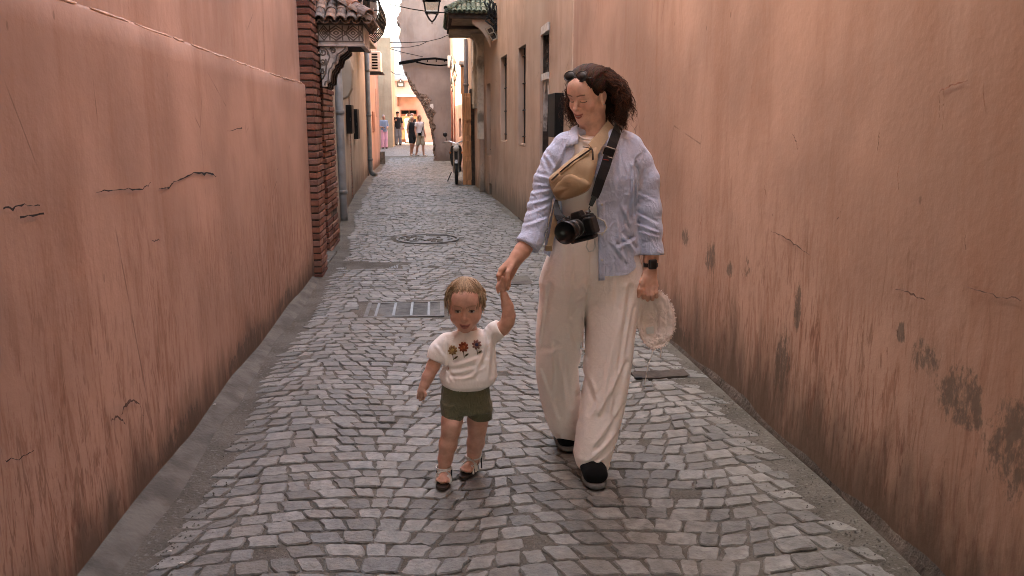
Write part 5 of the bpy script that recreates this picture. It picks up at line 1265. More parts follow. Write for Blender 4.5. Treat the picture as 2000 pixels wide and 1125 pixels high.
finger(f, [PX(997, 541, Yh + .036), PX(994, 551, Yh + .044), PX(994, 559, Yh + .048)], .0082)
finger(f, [PX(999, 521, 3.198), PX(992, 532, 3.185), PX(991, 544, 3.182), PX(990, 556, 3.190)], .0112)
v, q = f.mesh(); c = np.tile(np.array(ARM), (len(v), 1)); take(v, q, c)
# her left forearm and the hand that carries the hat
f = Field((.74, 3.20, .70), (1.05, 3.42, 1.05), .0024)
f.chain([PX(1272, 478, 3.322), PX(1271, 505, 3.312), PX(1271, 528, 3.305)], [.034, .028, .0255], .02)
for kx, ky in ((1256, 560), (1264, 564), (1273, 563), (1281, 558)):
    f.cone(PX(1270, 530, 3.303), PX(kx, ky, 3.283), .0225, .0115, .010)
    finger(f, [PX(kx, ky, 3.281), PX(kx + .5, ky + 13, 3.272), PX(kx + 1, ky + 21, 3.285), PX(kx, ky + 14, 3.308)], .0095)
finger(f, [PX(1260, 535, 3.295), PX(1252, 552, 3.278), PX(1249, 566, 3.268), PX(1247, 578, 3.270)], .0115, .012)
v, q = f.mesh(); c = np.tile(np.array(ARM), (len(v), 1)); take(v, q, c)
# core under the clothes
f = Field((.36, 3.10, .02), (1.05, 3.72, 1.48), .016)
f.stack([(z_, x_, y_, max(.02, a - .035), max(.02, b - .03)) for z_, x_, y_, a, b in TE], .03); f.stack([(z_, x_, y_, a - .045, b - .045) for z_, x_, y_, a, b in pel], .04)
f.chain([(r_[1], r_[2], r_[0]) for r_ in sorted(lgb, reverse=True)], [.03, .05] + [.06, .058, .055, .05, .046, .045, .042, .04, .036], .03); f.chain([(r_[1], r_[2], r_[0]) for r_ in sorted(lgf, reverse=True)], [.03, .05] + [.06, .058, .055, .05, .046, .045, .042, .04, .036], .03)
f.chain(sl_l, [.04, .04, .038, .035, .033, .03], .03); f.chain(sl_r, [.04, .04, .038, .035, .033, .03], .03)
v, q = f.mesh(); take(v, q, np.tile(np.array(ARM), (len(v), 1)))
body = mobj('body', np.concatenate(SV), np.concatenate(SQ), M_skin, wm, True, np.concatenate(SC))

# hair
HB = (.034, .017, .011)
HL = lambda l: HD(np.asarray(l) * HS)
f = Field(HD.o - np.array([.16, .16, .22]), HD.o + np.array([.17, .17, .16]), .0042); E = lambda c_, r_, k, op='add': f.ell(HL(c_), np.array(r_) * HS, k, op, HD.R)
E((0, .016, .040), (.083, .101, .090), .01); E((0, .055, -.035), (.078, .062, .095), .04)
E((0, -.088, -.020), (.070, .070, .098), .02, 'sub')
for s_ in (-1, 1): E((s_ * .082, .008, -.012), (.022, .026, .036), .01, 'sub')
v, q = f.mesh(); hair = mobj('hair', v, q, M_hairbase, wm, True, np.tile(np.array(HB), (len(v), 1)))
g = np.random.default_rng(33); mbh = MB(); PAL = ((.040, .019, .012), (.055, .025, .016), (.075, .030, .017), (.028, .015, .011), (.10, .036, .019))
roots = []
while len(roots) < 1150:
    u = g.normal(size=3); u /= np.linalg.norm(u)
    l = np.array([u[0] * .084, .020 + u[1] * .100, .036 + u[2] * .090])
    if l[2] < -.07 or l[1] < .018 + .25 * max(0, .06 - l[2]) * (l[2] < .06): continue
    top_k = max(0, min(1, (l[2] - .06) / .05))
    nrm = np.array([u[0] * .6, u[1] * .75, u[2] * .1]) + np.array([u[0] * .35, .75, -.12]) * top_k + np.array([u[0] * .3, .15, -.15]) * (1 - top_k)
    nrm = HD.R @ nrm; hor = np.array([nrm[0], nrm[1], 0]); roots.append((HL(l), nrm, hor * 1.0, l[2]))
top_ = [r_[:3] for r_ in roots if r_[3] > .07]; low = [r_[:3] for r_ in roots if r_[3] <= .07]
curl_locks(mbh, low, g, .175, 1.1, (.004, .015), (2.2, 4.8), (.0009, .0030), PAL, 28, 4)
curl_locks(mbh, top_, g, .215, .75, (.003, .013), (2, 4.8), (.0009, .0030), PAL, 28, 4)
fr_r = [(HL((-.080, .004 + .012 * g.normal(), .02 + .02 * g.normal())), HD.R @ np.array([-.5, -.1, -.8]), HD.R @ np.array([-.15, 0, 0])) for _ in range(46)]
curl_locks(mbh, fr_r, g, .135, 1.4, (.004, .009), (2, 4), (.0016, .0034), PAL)
roots = [r_[:3] for r_ in roots]
# strands combed back from the hairline, lying in loose waves over the cap
line = np.array([(0, -.079, .078), (.030, -.074, .075), (.052, -.058, .066), (.066, -.040, .048), (.074, -.022, .030), (.080, -.006, .022)])
for k in range(420):
    sgn = 1 if k % 5 else -1; q_ = g.uniform(0, 5); i_ = min(4, int(q_)); st = line[i_] + (line[i_ + 1] - line[i_]) * (q_ - i_) + g.normal(size=3) * .003; st = st * np.array([sgn, 1, 1])
    rel0 = (st - np.array([0, .016, .040])) / np.array([.083, .101, .090]); az = math.atan2(rel0[0], -rel0[1]); elv = math.asin(max(-.99, min(.99, rel0[2] / np.linalg.norm(rel0)))); pts = []; rd = []; R0 = g.uniform(.0010, .0026); ph = g.uniform(0, 6.28); lift = g.uniform(1.01, 1.075)
    end_az = sgn * g.uniform(1.9, 2.6); end_el = elv * .35 + g.uniform(-.05, .25) + .25 * (1 - q_ / 5)
    for t_ in np.linspace(0, 1, 22):
        A_ = az + (end_az - az) * t_ + .05 * math.sin(t_ * 11 + ph) * t_; E_ = elv + (end_el - elv) * t_ + .42 * math.sin(t_ * math.pi) * (.35 + .65 * (1 - q_ / 5)) + .05 * math.sin(t_ * 13 + ph * 2)
        w_ = np.array([math.sin(A_) * math.cos(E_), -math.cos(A_) * math.cos(E_), math.sin(E_)]) * (lift + .03 * math.sin(t_ * 9 + ph)) ; pts.append(HL(np.array([0, .016, .040]) + w_ * np.array([.083, .101, .090]))); rd.append(R0 * (.6 + .5 * math.sin(math.pi * (.1 + .8 * t_))))
    mbh.tube(pts, rd, 5, True, tuple(c_ * g.uniform(.6, 1.6) for c_ in PAL[g.integers(4)]))
for k in range(320):
    x0_ = g.uniform(-.062, .062); w_ = math.sqrt(1 - (x0_ / .083) ** 2); th0 = g.uniform(.28, .60); th1 = g.uniform(2.0, 2.7); ph = g.uniform(0, 6.28); lift = g.uniform(1.0, 1.05); R0 = g.uniform(.0010, .0026); pts = []; rd = []
    for t_ in np.linspace(0, 1, 24):
        th = th0 + (th1 - th0) * t_; xx = x0_ * (1 + .25 * t_) + .005 * math.sin(t_ * 12 + ph); lf = lift + .02 + .025 * math.sin(t_ * 8 + ph); pts.append(HL((xx * lf, .016 - .101 * math.cos(th) * lf * w_, .040 + .090 * math.sin(th) * lf * w_))); rd.append(R0 * (.6 + .5 * math.sin(math.pi * (.1 + .8 * t_))))
    mbh.tube(pts, rd, 5, True, tuple(c_ * g.uniform(.6, 1.6) for c_ in PAL[g.integers(4)]))
tag(mbh.build('curls', M_hair, hair, True, cols=True), kind='stuff')
fly = MB()
curl_locks(fly, [roots[i] for i in g.integers(0, len(roots), 150)], g, .20, .9, (.006, .020), (1.5, 4), (.0005, .0009), PAL, 22, 3)
tag(fly.build('flyaway_hair', M_hair, hair, True, cols=True), kind='stuff')
MB().lathe([(0, -.003), (.003, -.002), (.003, .002), (0, .003)], Matrix.Translation(tuple(HL((.080, .004, -.042)))), 8).build('earring', M_chrome, wm, True)
# sunglasses pushed up into the hair
sgl = thing('sunglasses', 'dark sunglasses pushed up on the head of the woman in blue', 'sunglasses', HL((0, -.06, .12)))
for s_ in (-1, 1):
    Mr = Matrix.Translation(tuple(HL((s_ * .033 - .006, -.066, .108)))) @ Matrix(HD.R.tolist()).to_4x4() @ Matrix.Rotation(R(52), 4, 'X')
    mb_ = MB().lathe([(0, .006), (.018, .004), (.025, 0), (.018, -.004), (0, -.005)], Mr @ Matrix.Diagonal((1, .8, 1, 1)), 18); mb_.build('lens', M_plastic, sgl, True)
    MB().lathe([(.024, -.003), (.028, -.003), (.028, .003), (.024, .003), (.024, -.003)], Mr @ Matrix.Diagonal((1, .8, 1, 1)), 20).build('rim', simple('dark_rim', (.05, .04, .035), .25, .1, spec=.6), sgl, True)
    MB().tube([HL((s_ * .060 - .004, -.055, .100)), HL((s_ * .083, -.01, .075)), HL((s_ * .088, .035, .035))], .0025, 6).build('temple', M_plastic, sgl, True)
MB().tube([HL((-.015, -.076, .108)), HL((-.006, -.080, .112)), HL((.004, -.076, .108))], .0025, 6).build('bridge', M_plastic, sgl, True)

# shoes
def shoe(toe, heel, z0, W, parent, lift=0.):
    toe = np.array(toe, float); heel = np.array(heel, float); d_ = toe - heel; L = np.linalg.norm(d_[:2]); u = d_ / np.linalg.norm(d_); n_ = np.array([-u[1], u[0], 0])
    sh = MB(); N = 28; v = []; prof = []
    for k in range(N):
        a = 2 * math.pi * k / N; s_ = math.cos(a); w = math.sin(a); wd = W * (.92 + .16 * (s_ + .3)) * .5
        prof.append((.5 * L * s_, wd * math.copysign(abs(w) ** .8, w)))
    c0 = (toe + heel) / 2
    def ring(z_, sc, shift=0.): return [c0 + u * (x * sc + shift) + n_ * (y * sc) + np.array([0, 0, z_]) for x, y in prof]
    R_ = [ring(z0, .95), ring(z0 + .004, .99), ring(z0 + .015, .98), ring(z0 + .018, .95)]
    v = [p for r_ in R_ for p in r_]; fc = [(k * N + i, k * N + (i + 1) % N, (k + 1) * N + (i + 1) % N, (k + 1) * N + i) for k in range(3) for i in range(N)] + [tuple(range(N - 1, -1, -1)), tuple(range(3 * N, 4 * N))]
    s0 = mobj('shoe', v, fc, M_midsole, parent, True)
    ff = Field(np.minimum(toe, heel) - .09, np.maximum(toe, heel) + np.array([.09, .09, .17]), .005)
    ff.cone(c0 + u * L * .30 + np.array([0, 0, z0 + .042]), c0 - u * L * .05 + np.array([0, 0, z0 + .055]), .038, .042, .02, sq=(n_, W / .078)); ff.cone(c0 - u * L * .05 + np.array([0, 0, z0 + .055]), c0 - u * L * .32 + np.array([0, 0, z0 + .060]), .040, .036, .02)
    ff.cone(c0 - u * L * .18 + np.array([0, 0, z0 + .07]), c0 - u * L * .28 + np.array([0, 0, z0 + .11]), .036, .036, .02)
    ff.mod(lambda d, X, Y, Z: np.maximum(d, z0 + .013 - Z)); vv, qq = ff.mesh(); mobj('upper', vv, qq, M_blackc, s0, True)
    for k in range(3): # stripes on the outer side
        a = c0 + u * (L * (.02 - .09 * k)) + n_ * (W * .50) + np.array([0, 0, z0 + .028]); b = c0 + u * (L * (-.06 - .09 * k)) + n_ * (W * .40) + np.array([0, 0, z0 + .082])
        MB().tube([a, (a + b) / 2 + n_ * .004, b], .005, 6).build('stripe', M_sole, s0, True)
    return s0
shoe((.632, 3.045, 0), (.640, 3.325, 0), .012, .105, wm)
shoe((.585, 3.440, 0), (.575, 3.71, 0), .012, .10, wm)
# wrist watch
wt = MB().lathe([(.0275, -.013), (.0305, -.012), (.0305, .012), (.0275, .013), (.0275, -.013)], Matrix.Translation(PX(1271, 516, 3.309)) @ Vector((dr[0], dr[1], dr[2])).to_track_quat('Z', 'Y').to_matrix().to_4x4(), 20).build('watch_strap', M_strap, wm, True)
MB().box(-.0185, .0185, -.012, .004, -.021, .021, Matrix.Translation(PX(1274, 516, 3.280)) @ Matrix.Rotation(R(8), 4, 'Z')).build('watch', M_plastic, wm, bevel=.007, seg=3)
# drawstring of the trousers
ds = [front(a, b, .012, SHA) for a, b in ((1152, 438), (1157, 428), (1168, 426), (1180, 432), (1185, 444), (1180, 454), (1170, 457), (1160, 452))]
MB().tube(ds, .0035, 8).build('drawstring', M_sole, wm, True)
ds = [at(a, b, 3.225) for a, b in ((1155, 455), (1148, 470), (1145, 482), (1150, 491), (1159, 490), (1163, 480), (1160, 462))]
MB().tube(ds, .003, 8).build('drawstring', M_sole, wm, True)

# ------------------------------------------------------------------ sling bag, camera, hat
def ribbon(name, P, w, mat, parent, th=.003):
    """band along 3-D points facing the viewer side; w per point"""
    P = [np.array(p) for p in P]; v = []; n = len(P)
    for i, p in enumerate(P):
        t_ = P[min(i + 1, n - 1)] - P[max(i - 1, 0)]; t_ = t_ / np.linalg.norm(t_); nr = np.array([0, -1., 0]); s_ = np.cross(t_, nr); s_ /= np.linalg.norm(s_); nn = np.cross(s_, t_)
        ww = (w[i] if isinstance(w, (list, tuple)) else w) / 2
        for a, b in ((-1, 0), (1, 0), (1, 1), (-1, 1)): v.append(p + s_ * ww * a + nn * th * b * (1 if nn[1] < 0 else -1))
    fq = [(i * 4 + k, i * 4 + (k + 1) % 4, (i + 1) * 4 + (k + 1) % 4, (i + 1) * 4 + k) for i in range(n - 1) for k in range(4)] + [(3, 2, 1, 0), tuple((n - 1) * 4 + k for k in range(4))]
    o = mobj(name, v, fq, mat, parent); m = o.modifiers.new('bevel', 'BEVEL'); m.width = .0008; m.segments = 1; return o
bag = thing('sling_bag', 'tan nylon sling bag worn across the chest of the woman in blue', 'bag', tuple(front(1120, 345, .03)))
bo = [(1073, 346), (1086, 334), (1106, 317), (1128, 300), (1148, 287), (1160, 284), (1168, 290), (1167, 315), (1161, 342), (1153, 366), (1140, 378), (1116, 387), (1097, 392), (1087, 390), (1079, 375), (1073, 358)]
def smoothpoly(P, m=4):
    out = []; n = len(P)
    for i in range(n):
        p0, p1, p2, p3 = [np.array(P[(i + k - 1) % n], float) for k in range(4)]
        for t_ in np.linspace(0, 1, m + 1)[:-1]: out.append(.5 * ((2 * p1) + (-p0 + p2) * t_ + (2 * p0 - 5 * p1 + 4 * p2 - p3) * t_ ** 2 + (-p0 + 3 * p1 - 3 * p2 + p3) * t_ ** 3))
    return out
def pouch(name, P, mat, parent, rings, wob=0., seed=1):
    P = smoothpoly(P); c = np.mean(P, 0); v = []; m = len(P); wv = wave(seed, 8, .06, .2, 2)
    for s_, o_ in rings:
        for p in P:
            w_ = c + (p - c) * s_; v.append(front(w_[0], w_[1], o_ + wob * float(wv(w_[0], w_[1]))))
    v.append(front(c[0], c[1], rings[-1][1])); fc = [(k * m + i, (k + 1) * m + i, (k + 1) * m + (i + 1) % m, k * m + (i + 1) % m) for k in range(len(rings) - 1) for i in range(m)]
    k = len(rings) - 1; fc += [(k * m + i, (k + 1) * m, k * m + (i + 1) % m) for i in range(m)]
    return mobj(name, v, fc, mat, parent, True)
bb = pouch('pouch', bo, M_tan, bag, [(.96, -.012), (1.0, .012), (1.0, .032), (.965, .048), (.88, .060), (.70, .067), (.45, .070), (.2, .070)], .004, 3)
pouch('front_pocket', [(1080, 372), (1094, 352), (1112, 340), (1132, 347), (1146, 352), (1152, 362), (1140, 376), (1115, 386), (1096, 390), (1087, 386)], M_tan_d, bag, [(1.0, .050), (1.0, .070), (.95, .079), (.75, .084), (.4, .086)], .003, 5)
def seam(P, off, r_, mat, name, par): MB().tube([front(a, b, off) for a, b in smoothopen(P)], r_, 6).build(name, mat, par, True)
def smoothopen(P, m=6):
    P = [P[0]] + list(P) + [P[-1]]; out = []
    for i in range(1, len(P) - 2):
        p0, p1, p2, p3 = [np.array(P[i + k - 1], float) for k in range(4)]
        for t_ in np.linspace(0, 1, m + 1)[:-1]: out.append(.5 * ((2 * p1) + (-p0 + p2) * t_ + (2 * p0 - 5 * p1 + 4 * p2 - p3) * t_ ** 2 + (-p0 + 3 * p1 - 3 * p2 + p3) * t_ ** 3))
    out.append(np.array(P[-2], float)); return out
seam([(1077, 352), (1092, 338), (1112, 321), (1134, 305), (1150, 294), (1155, 290)], .068, .0034, M_wood_dark, 'zip', bag)
seam([(1076, 358), (1094, 342), (1115, 325), (1136, 309), (1150, 299)], .070, .0028, M_tan_d, 'piping', bag)
MB().tube([front(a, b, .068) for a, b in ((1157, 292), (1158, 302), (1158, 312))], .0038, 6).build('zip_pull', M_wood_dark, bag, True); MB().tube([front(a, b, .066) for a, b in ((1138, 287), (1148, 288), (1157, 292), (1153, 287))], .002, 6).build('cord', M_wood_dark, bag, True)
ribbon('strap', [front(a, b, o_) for a, b, o_ in ((1158, 292, .05), (1166, 280, .03), (1177, 266, .018), (1187, 252, .012), (1194, 244, .01))], [.055, .052, .048, .046, .044], M_tan, bag, .004)
ribbon('strap_end', [at(a, b, 3.24) for a, b in ((1088, 400), (1082, 440), (1076, 470), (1071, 490))], .022, M_tan, bag, .004); MB().box(-.014, .014, -.004, .004, -.012, .012, Matrix.Translation(PX(1072, 485, 3.232))).build('strap_keeper', M_tan_d, bag, bevel=.002)

ca = thing('camera', 'black mirrorless camera with a wide lens hanging on a black strap', 'camera', PX(1128, 450, 3.14))
CX = Xf(at(1134, 440, 3.150), np.array(Euler((0, 0, R(-34))).to_matrix()) @ np.array(Euler((R(4), 0, 0)).to_matrix()) @ np.array(Euler((0, R(-17), 0)).to_matrix()))
CM = Matrix.Translation(tuple(CX.o)) @ Matrix(CX.R.tolist()).to_4x4()
MB().box(-.062, .060, -.022, .024, -.045, .036, CM).build('camera_body', M_plastic, ca, bevel=.008, seg=3)
MB().prism([(-.026, .03), (.026, .03), (.018, .056), (-.018, .056)], .046, CM @ Matrix.Translation((0, -.024, 0))).build('viewfinder_hump', M_plastic, ca, bevel=.005)
MB().box(.026, .066, -.036, .026, -.045, .026, CM).build('grip', M_plastic, ca, bevel=.010, seg=3)
MB().box(-.050, .052, -.030, .022, -.062, -.046, CM).build('base_plate', M_plastic, ca, bevel=.006)
LM = CM @ Matrix.Translation((-.008, -.02, -.004)) @ Matrix.Rotation(R(90), 4, 'X')
ls = MB().lathe([(.034, 0), (.034, .018), (.036, .020), (.036, .036), (.034, .038), (.035, .062), (.037, .064), (.040, .082), (.044, .112), (.041, .112), (.036, .085), (.0, .082)], LM, 32).build('lens', M_plastic, ca, True)
MB().lathe([(.0352, .050), (.0362, .050), (.0362, .053), (.0352, .053)], LM, 32).build('lens_ring', simple('grey_ring', (.25, .24, .23), .4), ls, True); MB().lathe([(.0345, .010), (.0355, .010), (.0355, .012), (.0345, .012)], LM, 32).build('lens_ring', simple('silver_ring', (.35, .35, .35), .35), ls, True)
for x_, r_ in ((-.045, .010), (.045, .009)): MB().lathe([(0, .012), (r_, .012), (r_, 0)], CM @ Matrix.Translation((x_, .0, .034)), 14).build('dial', M_plastic, ca, True)
MB().tube([CX((-.062, 0, .03)), CX((-.068, 0, .036)), CX((-.064, 0, .042))], .003, 6).build('strap_lug', M_chrome, ca, True)
ribbon('strap', [front(a, b, o_) for a, b, o_ in ((1208, 246, .016), (1204, 258, .022), (1197, 278, .028), (1190, 298, .036), (1182, 325, .042), (1173, 350, .046), (1166, 372, .048), (1161, 386, .052))], [.040, .040, .040, .040, .040, .038, .036, .030], M_strap, ca, .004)
ribbon('strap_tip', [front(a, b, o_) for a, b, o_ in ((1161, 384, .056), (1156, 396, .060), (1153, 402, .062))], [.022, .018, .016], M_plastic, ca, .005)
MB().tube([front(1153, 401, .062), front(1150, 408, .066), CX((.058, .0, .040))], .0022, 6).build('anchor_cord', M_strap, ca, True)
ribbon('strap', [at(a, b, y_) for a, b, y_ in ((1086, 392, 3.27), (1087, 405, 3.22), (1090, 418, 3.19), (1096, 428, 3.17))], [.012, .022, .032, .036], M_strap, ca, .004)
MB().box(-.023, .023, -.005, .003, -.014, .014, Matrix.Translation(tuple(front(1189, 297, .042))) @ Matrix.Rotation(R(18), 4, 'Y')).build('buckle_bar', M_strap, ca, bevel=.004)
bk = [(-.025, -.019), (.025, -.019), (.027, .017), (-.023, .019), (-.025, -.019)]; MB().tube([np.array(front(1189, 297, .045)) + np.array([a * .96 + b * .25, -.002, b * .97 - a * .25]) for a, b in bk], .0025, 6).build('buckle_frame', M_chrome, ca)
MB().tube([front(1178, 311, .046), front(1189, 313, .046)], .0018, 6).build('red_tab', simple('red_thread', (.5, .05, .04), .7), ca)

ht = thing('sun_hat', 'cream child sun hat with frayed brim and ties in the hand', 'hat', PX(1277, 680, 3.27))
g = np.random.default_rng(64); NR, NT_ = 17, 96; v = []; hc = np.array([1277., 622.])
oc = [(0, -57), (14, -52), (28, -38), (38, -15), (41, 6), (38, 28), (28, 45), (14, 56), (0, 59), (-12, 54), (-24, 38), (-34, 14), (-40, -12), (-38, -34), (-25, -50), (-12, -56)]
ocs = smoothpoly(oc, 6); hw = wave(91, 8, 2, 7, 2); hw2 = wave(92, 10, 9, 26, 2); wr = np.random.default_rng(4)
for j in range(NR):
    s_ = j / (NR - 1)
    for i, p in enumerate(ocs):
        ang = i / len(ocs) * 2 * math.pi; inner = np.array([-6., 4.]) + np.array([17 * math.sin(ang), -38 * math.cos(ang)])
        if s_ < .62:
            q_ = s_ / .62; w_ = p * (1 - q_) + inner * q_; Y_ = 3.292 + .010 * float(hw(ang * 1.0, q_ * 2)) * (1 - q_) + .004 * float(hw2(ang * 1.0, q_)) * (1 - q_ * .5) + .018 * q_ - .035 * max(0, math.sin(ang)) * (1 - q_) * 0
            if s_ == 0: w_ = w_ * (1 + .035 * wr.normal())
        else:
            q_ = (s_ - .62) / .38; w_ = inner * (1 - 1. * q_ ** 2.5); Y_ = 3.310 + .016 * math.sin(q_ * math.pi / 2) + .004 * math.sin(ang * 7) * (1 - q_)
        v.append(at(hc[0] + w_[0], hc[1] + w_[1], Y_))
m = len(ocs); fq = [(j * m + i, (j + 1) * m + i, (j + 1) * m + (i + 1) % m, j * m + (i + 1) % m) for j in range(NR - 1) for i in range(m)]
hatb = mobj('hat_body', v, fq, M_hat, ht, True); so = hatb.modifiers.new('thick', 'SOLIDIFY'); so.thickness = .003; so.offset = 1
fy = MB()
for k in range(420):
    p = ocs[g.integers(len(ocs))]; p2 = p * g.uniform(.93, 1.0); a_ = g.normal() * .5; dvec = p / np.linalg.norm(p); dvec = np.array([dvec[0] * math.cos(a_) - dvec[1] * math.sin(a_), dvec[0] * math.sin(a_) + dvec[1] * math.cos(a_)]) * g.uniform(2, 5.5)
    y_ = 3.289 + .006 * g.normal(); fy.tube([at(*(hc + p2), y_), at(*(hc + p2 + dvec * .5), y_ - .003), at(*(hc + p2 + dvec), y_ - .002 + .003 * g.normal())], [.0011, .001, .0006], 3, False)
tag(fy.build('frayed_edge', M_hat, ht), kind='stuff')
lb = [at(a, b, 3.314) for a, b in ((1262, 640), (1276, 637), (1277, 651), (1263, 652))]; lb2 = [p + np.array([0, -.002, 0]) for p in lb]
mobj('care_label', lb + lb2, [(0, 1, 2, 3), (7, 6, 5, 4), (0, 4, 5, 1), (1, 5, 6, 2), (2, 6, 7, 3), (3, 7, 4, 0)], M_white, ht)
MB().tube([at(a, b, 3.292) for a, b in ((1276, 676), (1273, 695), (1266, 712), (1262, 735), (1258, 752))], .0016, 5).build('tie', M_hat, ht, True); MB().tube([at(a, b, 3.292) for a, b in ((1290, 676), (1291, 688), (1290, 697))], .0022, 5).build('tie', M_hat, ht, True)
# ------------------------------------------------------------------ the toddler
SKIN_C = (.62, .34, .25)
ch_ = thing('person', 'toddler in flower T-shirt and olive shorts walking hand in hand', 'person', (.08, 3.22, 0))
CT = rows_px([(642, 897, 934, 3.25, .042), (650, 884, 950, 3.25, .055), (664, 870, 966, 3.25, .068), (690, 867, 967, 3.25, .080), (715, 862, 969, 3.25, .088), (733, 856, 971, 3.25, .096), (746, 860, 966, 3.25, .098), (754, 871, 950, 3.25, .088)])
CTA = np.array(sorted(CT))
f = Field((-.11, 3.10, .36), (.34, 3.40, .80), .0045)
f.stack(CT, .01); f.chain([PX(872, 668, 3.25), PX(858, 686, 3.245), PX(851, 702, 3.24)], [.038, .037, .038], .035); f.chain([PX(958, 655, 3.25), PX(966, 648, 3.245), PX(975, 641, 3.235)], [.034, .036, .035], .02)
f.ell(PX(868, 702, 3.245), (.028, .05, .045), .02)
nzc = wave(101, 14, 14, 50)
sd_l = np.array(PX(851, 702, 3.24)); sdd_l = np.array(PX(838, 732, 3.225)) - sd_l; sdd_l /= np.linalg.norm(sdd_l); sd_r = np.array(PX(974, 641, 3.235)); sdd_r = np.array(PX(992, 630, 3.22)) - sd_r; sdd_r /= np.linalg.norm(sdd_r)
def ctee(d, X, Y, Z):
    for c, dd in ((sd_l, sdd_l), (sd_r, sdd_r)):
        s_ = (X - c[0]) * dd[0] + (Y - c[1]) * dd[1] + (Z - c[2]) * dd[2] - .008; r_ = np.sqrt((X - c[0]) ** 2 + (Y - c[1]) ** 2 + (Z - c[2]) ** 2); d = np.where(r_ < .07, np.maximum(d, s_), d)
    d = d + .0018 * nzc(X, Y, Z)
    fr = np.clip((3.25 - Y) / .04, 0, 1)
    for a, b, w, amp in [((868, 668), (872, 745), .006, .006), ((950, 640), (946, 700), .007, .008), ((945, 690), (925, 735), .008, .007), ((960, 660), (955, 740), .007, .007), ((890, 715), (935, 700), .007, .006), ((885, 730), (930, 720), .007, .005), ((880, 742), (925, 735), .006, .005), ((905, 740), (945, 720), .007, .006), ((866, 720), (882, 745), .006, .005), ((850, 680), (866, 700), .006, .004), ((940, 640), (955, 655), .006, .005)]:
        d = fold(d, X, Z, XZ(*a, 3.16), XZ(*b, 3.16), w, amp, fr)
    return d
f.mod(ctee); v, q = f.mesh(); ctee_o = mobj('t_shirt', v, q, M_tee, ch_, True)
# shorts
CS = rows_px([(742, 864, 953, 3.25, .074), (765, 862, 957, 3.25, .084), (785, 862, 959, 3.25, .085), (800, 863, 960, 3.25, .08)])
CSL = rows_px([(785, 862, 912, 3.235, .058), (805, 864, 908, 3.225, .056), (818, 866, 905, 3.22, .054)]); CSR = rows_px([(785, 906, 960, 3.26, .058), (805, 911, 961, 3.265, .056), (816, 914, 961, 3.27, .054)])
f = Field((-.06, 3.10, .22), (.28, 3.40, .50), .0045); f.stack(CSL, .004); f.stack(CSR, .004); f.stack(CS, .02)
nz2 = wave(103, 14, 20, 70)
f.mod(lambda d, X, Y, Z: d + .0020 * nz2(X, Y, Z * 1.3)); v, q = f.mesh(); shorts = mobj('shorts', v, q, M_khaki, ch_, True)
cfr = lambda a, b, o_: front(a, b, o_, np.array(sorted(CS)), 3.16)
MB().tube([cfr(a, b, .006) for a, b in ((903, 756), (894, 762), (897, 768), (906, 760), (916, 768), (920, 760), (908, 757))], .003, 6).build('drawstring_bow', M_khaki, shorts, True)
for k, y_ in enumerate((806, 812)): pass
# body
SV = []; SQ = []; SC = []
HC = Xf(at(909, 597, 3.235), np.array(Euler((0, 0, R(-4))).to_matrix()) @ np.array(Euler((R(6), 0, 0)).to_matrix())); S = .86
f = Field(HC.o - np.array([.10, .12, .15]), HC.o + np.array([.10, .12, .12]), .0021); face_field(f, HC, S, 1., neck=1)
f.chain([HC((0, .01, -.05)), at(914, 652, 3.25), at(915, 665, 3.25)], [.036, .038, .045], .02); v, q = f.mesh(); take(v, q, face_cols(v, HC, S, SKIN_C, (.42, .15, .12), (.22, .13, .08), False, 1.))
f = Field((-.16, 3.08, .30), (.02, 3.34, .66), .0026)       # arm hanging down
f.chain([PX(856, 690, 3.245), PX(846, 715, 3.235), PX(836, 736, 3.225), PX(829, 752, 3.215), PX(826, 758, 3.212)], [.027, .026, .0235, .018, .0165], .012)
f.ell(PX(823, 765, 3.208), (.017, .013, .018), .01)
for (a, b) in (((816.5, 770), (815.5, 778)), ((820.5, 773), (819.5, 782)), ((824.5, 773), (823.5, 782)),): f.chain([PX(a[0] * .6 + 823 * .4, 765, 3.206), PX(*a, 3.203), PX(*b, 3.208)], [.0065, .0048, .0042], .0012)
f.chain([PX(828, 770, 3.212), PX(828.3, 776, 3.212), PX(827.5, 780, 3.214)], [.0055, .0045, .004], .0012); f.chain([PX(827, 762, 3.20), PX(831, 769, 3.195), PX(830, 775, 3.195)], [.0078, .0058, .0046], .002)
v, q = f.mesh(); take(v, q, np.tile(np.array(SKIN_C) * .95, (len(v), 1)))
f = Field((.18, 3.08, .58), (.34, 3.34, .92), .0026)        # raised arm
f.chain([PX(966, 648, 3.245), PX(982, 641, 3.232), PX(991, 629, 3.222), PX(994, 616, 3.218), PX(991, 598, 3.216), PX(985, 577, 3.214)], [.028, .0275, .026, .0245, .022, .0168], .014)
f.ell(PX(981, 563, 3.214), (.015, .014, .018), .012)
for a, b, c in (((975, 553), (971, 560), (973, 571)), ((977, 550), (973, 556), (976, 566)), ((982, 549), (982, 542), (984, 548)), ((987, 551), (987, 545), (986, 552))): f.chain([PX(981, 563, 3.212), PX(*a, 3.204), PX(*b, 3.198), PX(*c, 3.200)], [.010, .0072, .0066, .0058], .003)
v, q = f.mesh(); take(v, q, np.tile(np.array(SKIN_C), (len(v), 1)))
f = Field((-.10, 3.05, .0), (.28, 3.42, .36), .0036)        # legs and feet
f.chain([PX(886, 795, 3.235), PX(883, 822, 3.21), PX(881, 840, 3.195), PX(875, 868, 3.20), PX(870, 895, 3.205), PX(867, 918, 3.205)], [.046, .042, .037, .036, .029, .022], .015)
f.chain([PX(935, 795, 3.255), PX(933, 822, 3.265), PX(932, 840, 3.27), PX(929, 865, 3.29), PX(926, 884, 3.305), PX(925, 896, 3.31)], [.046, .042, .037, .036, .029, .022], .015)
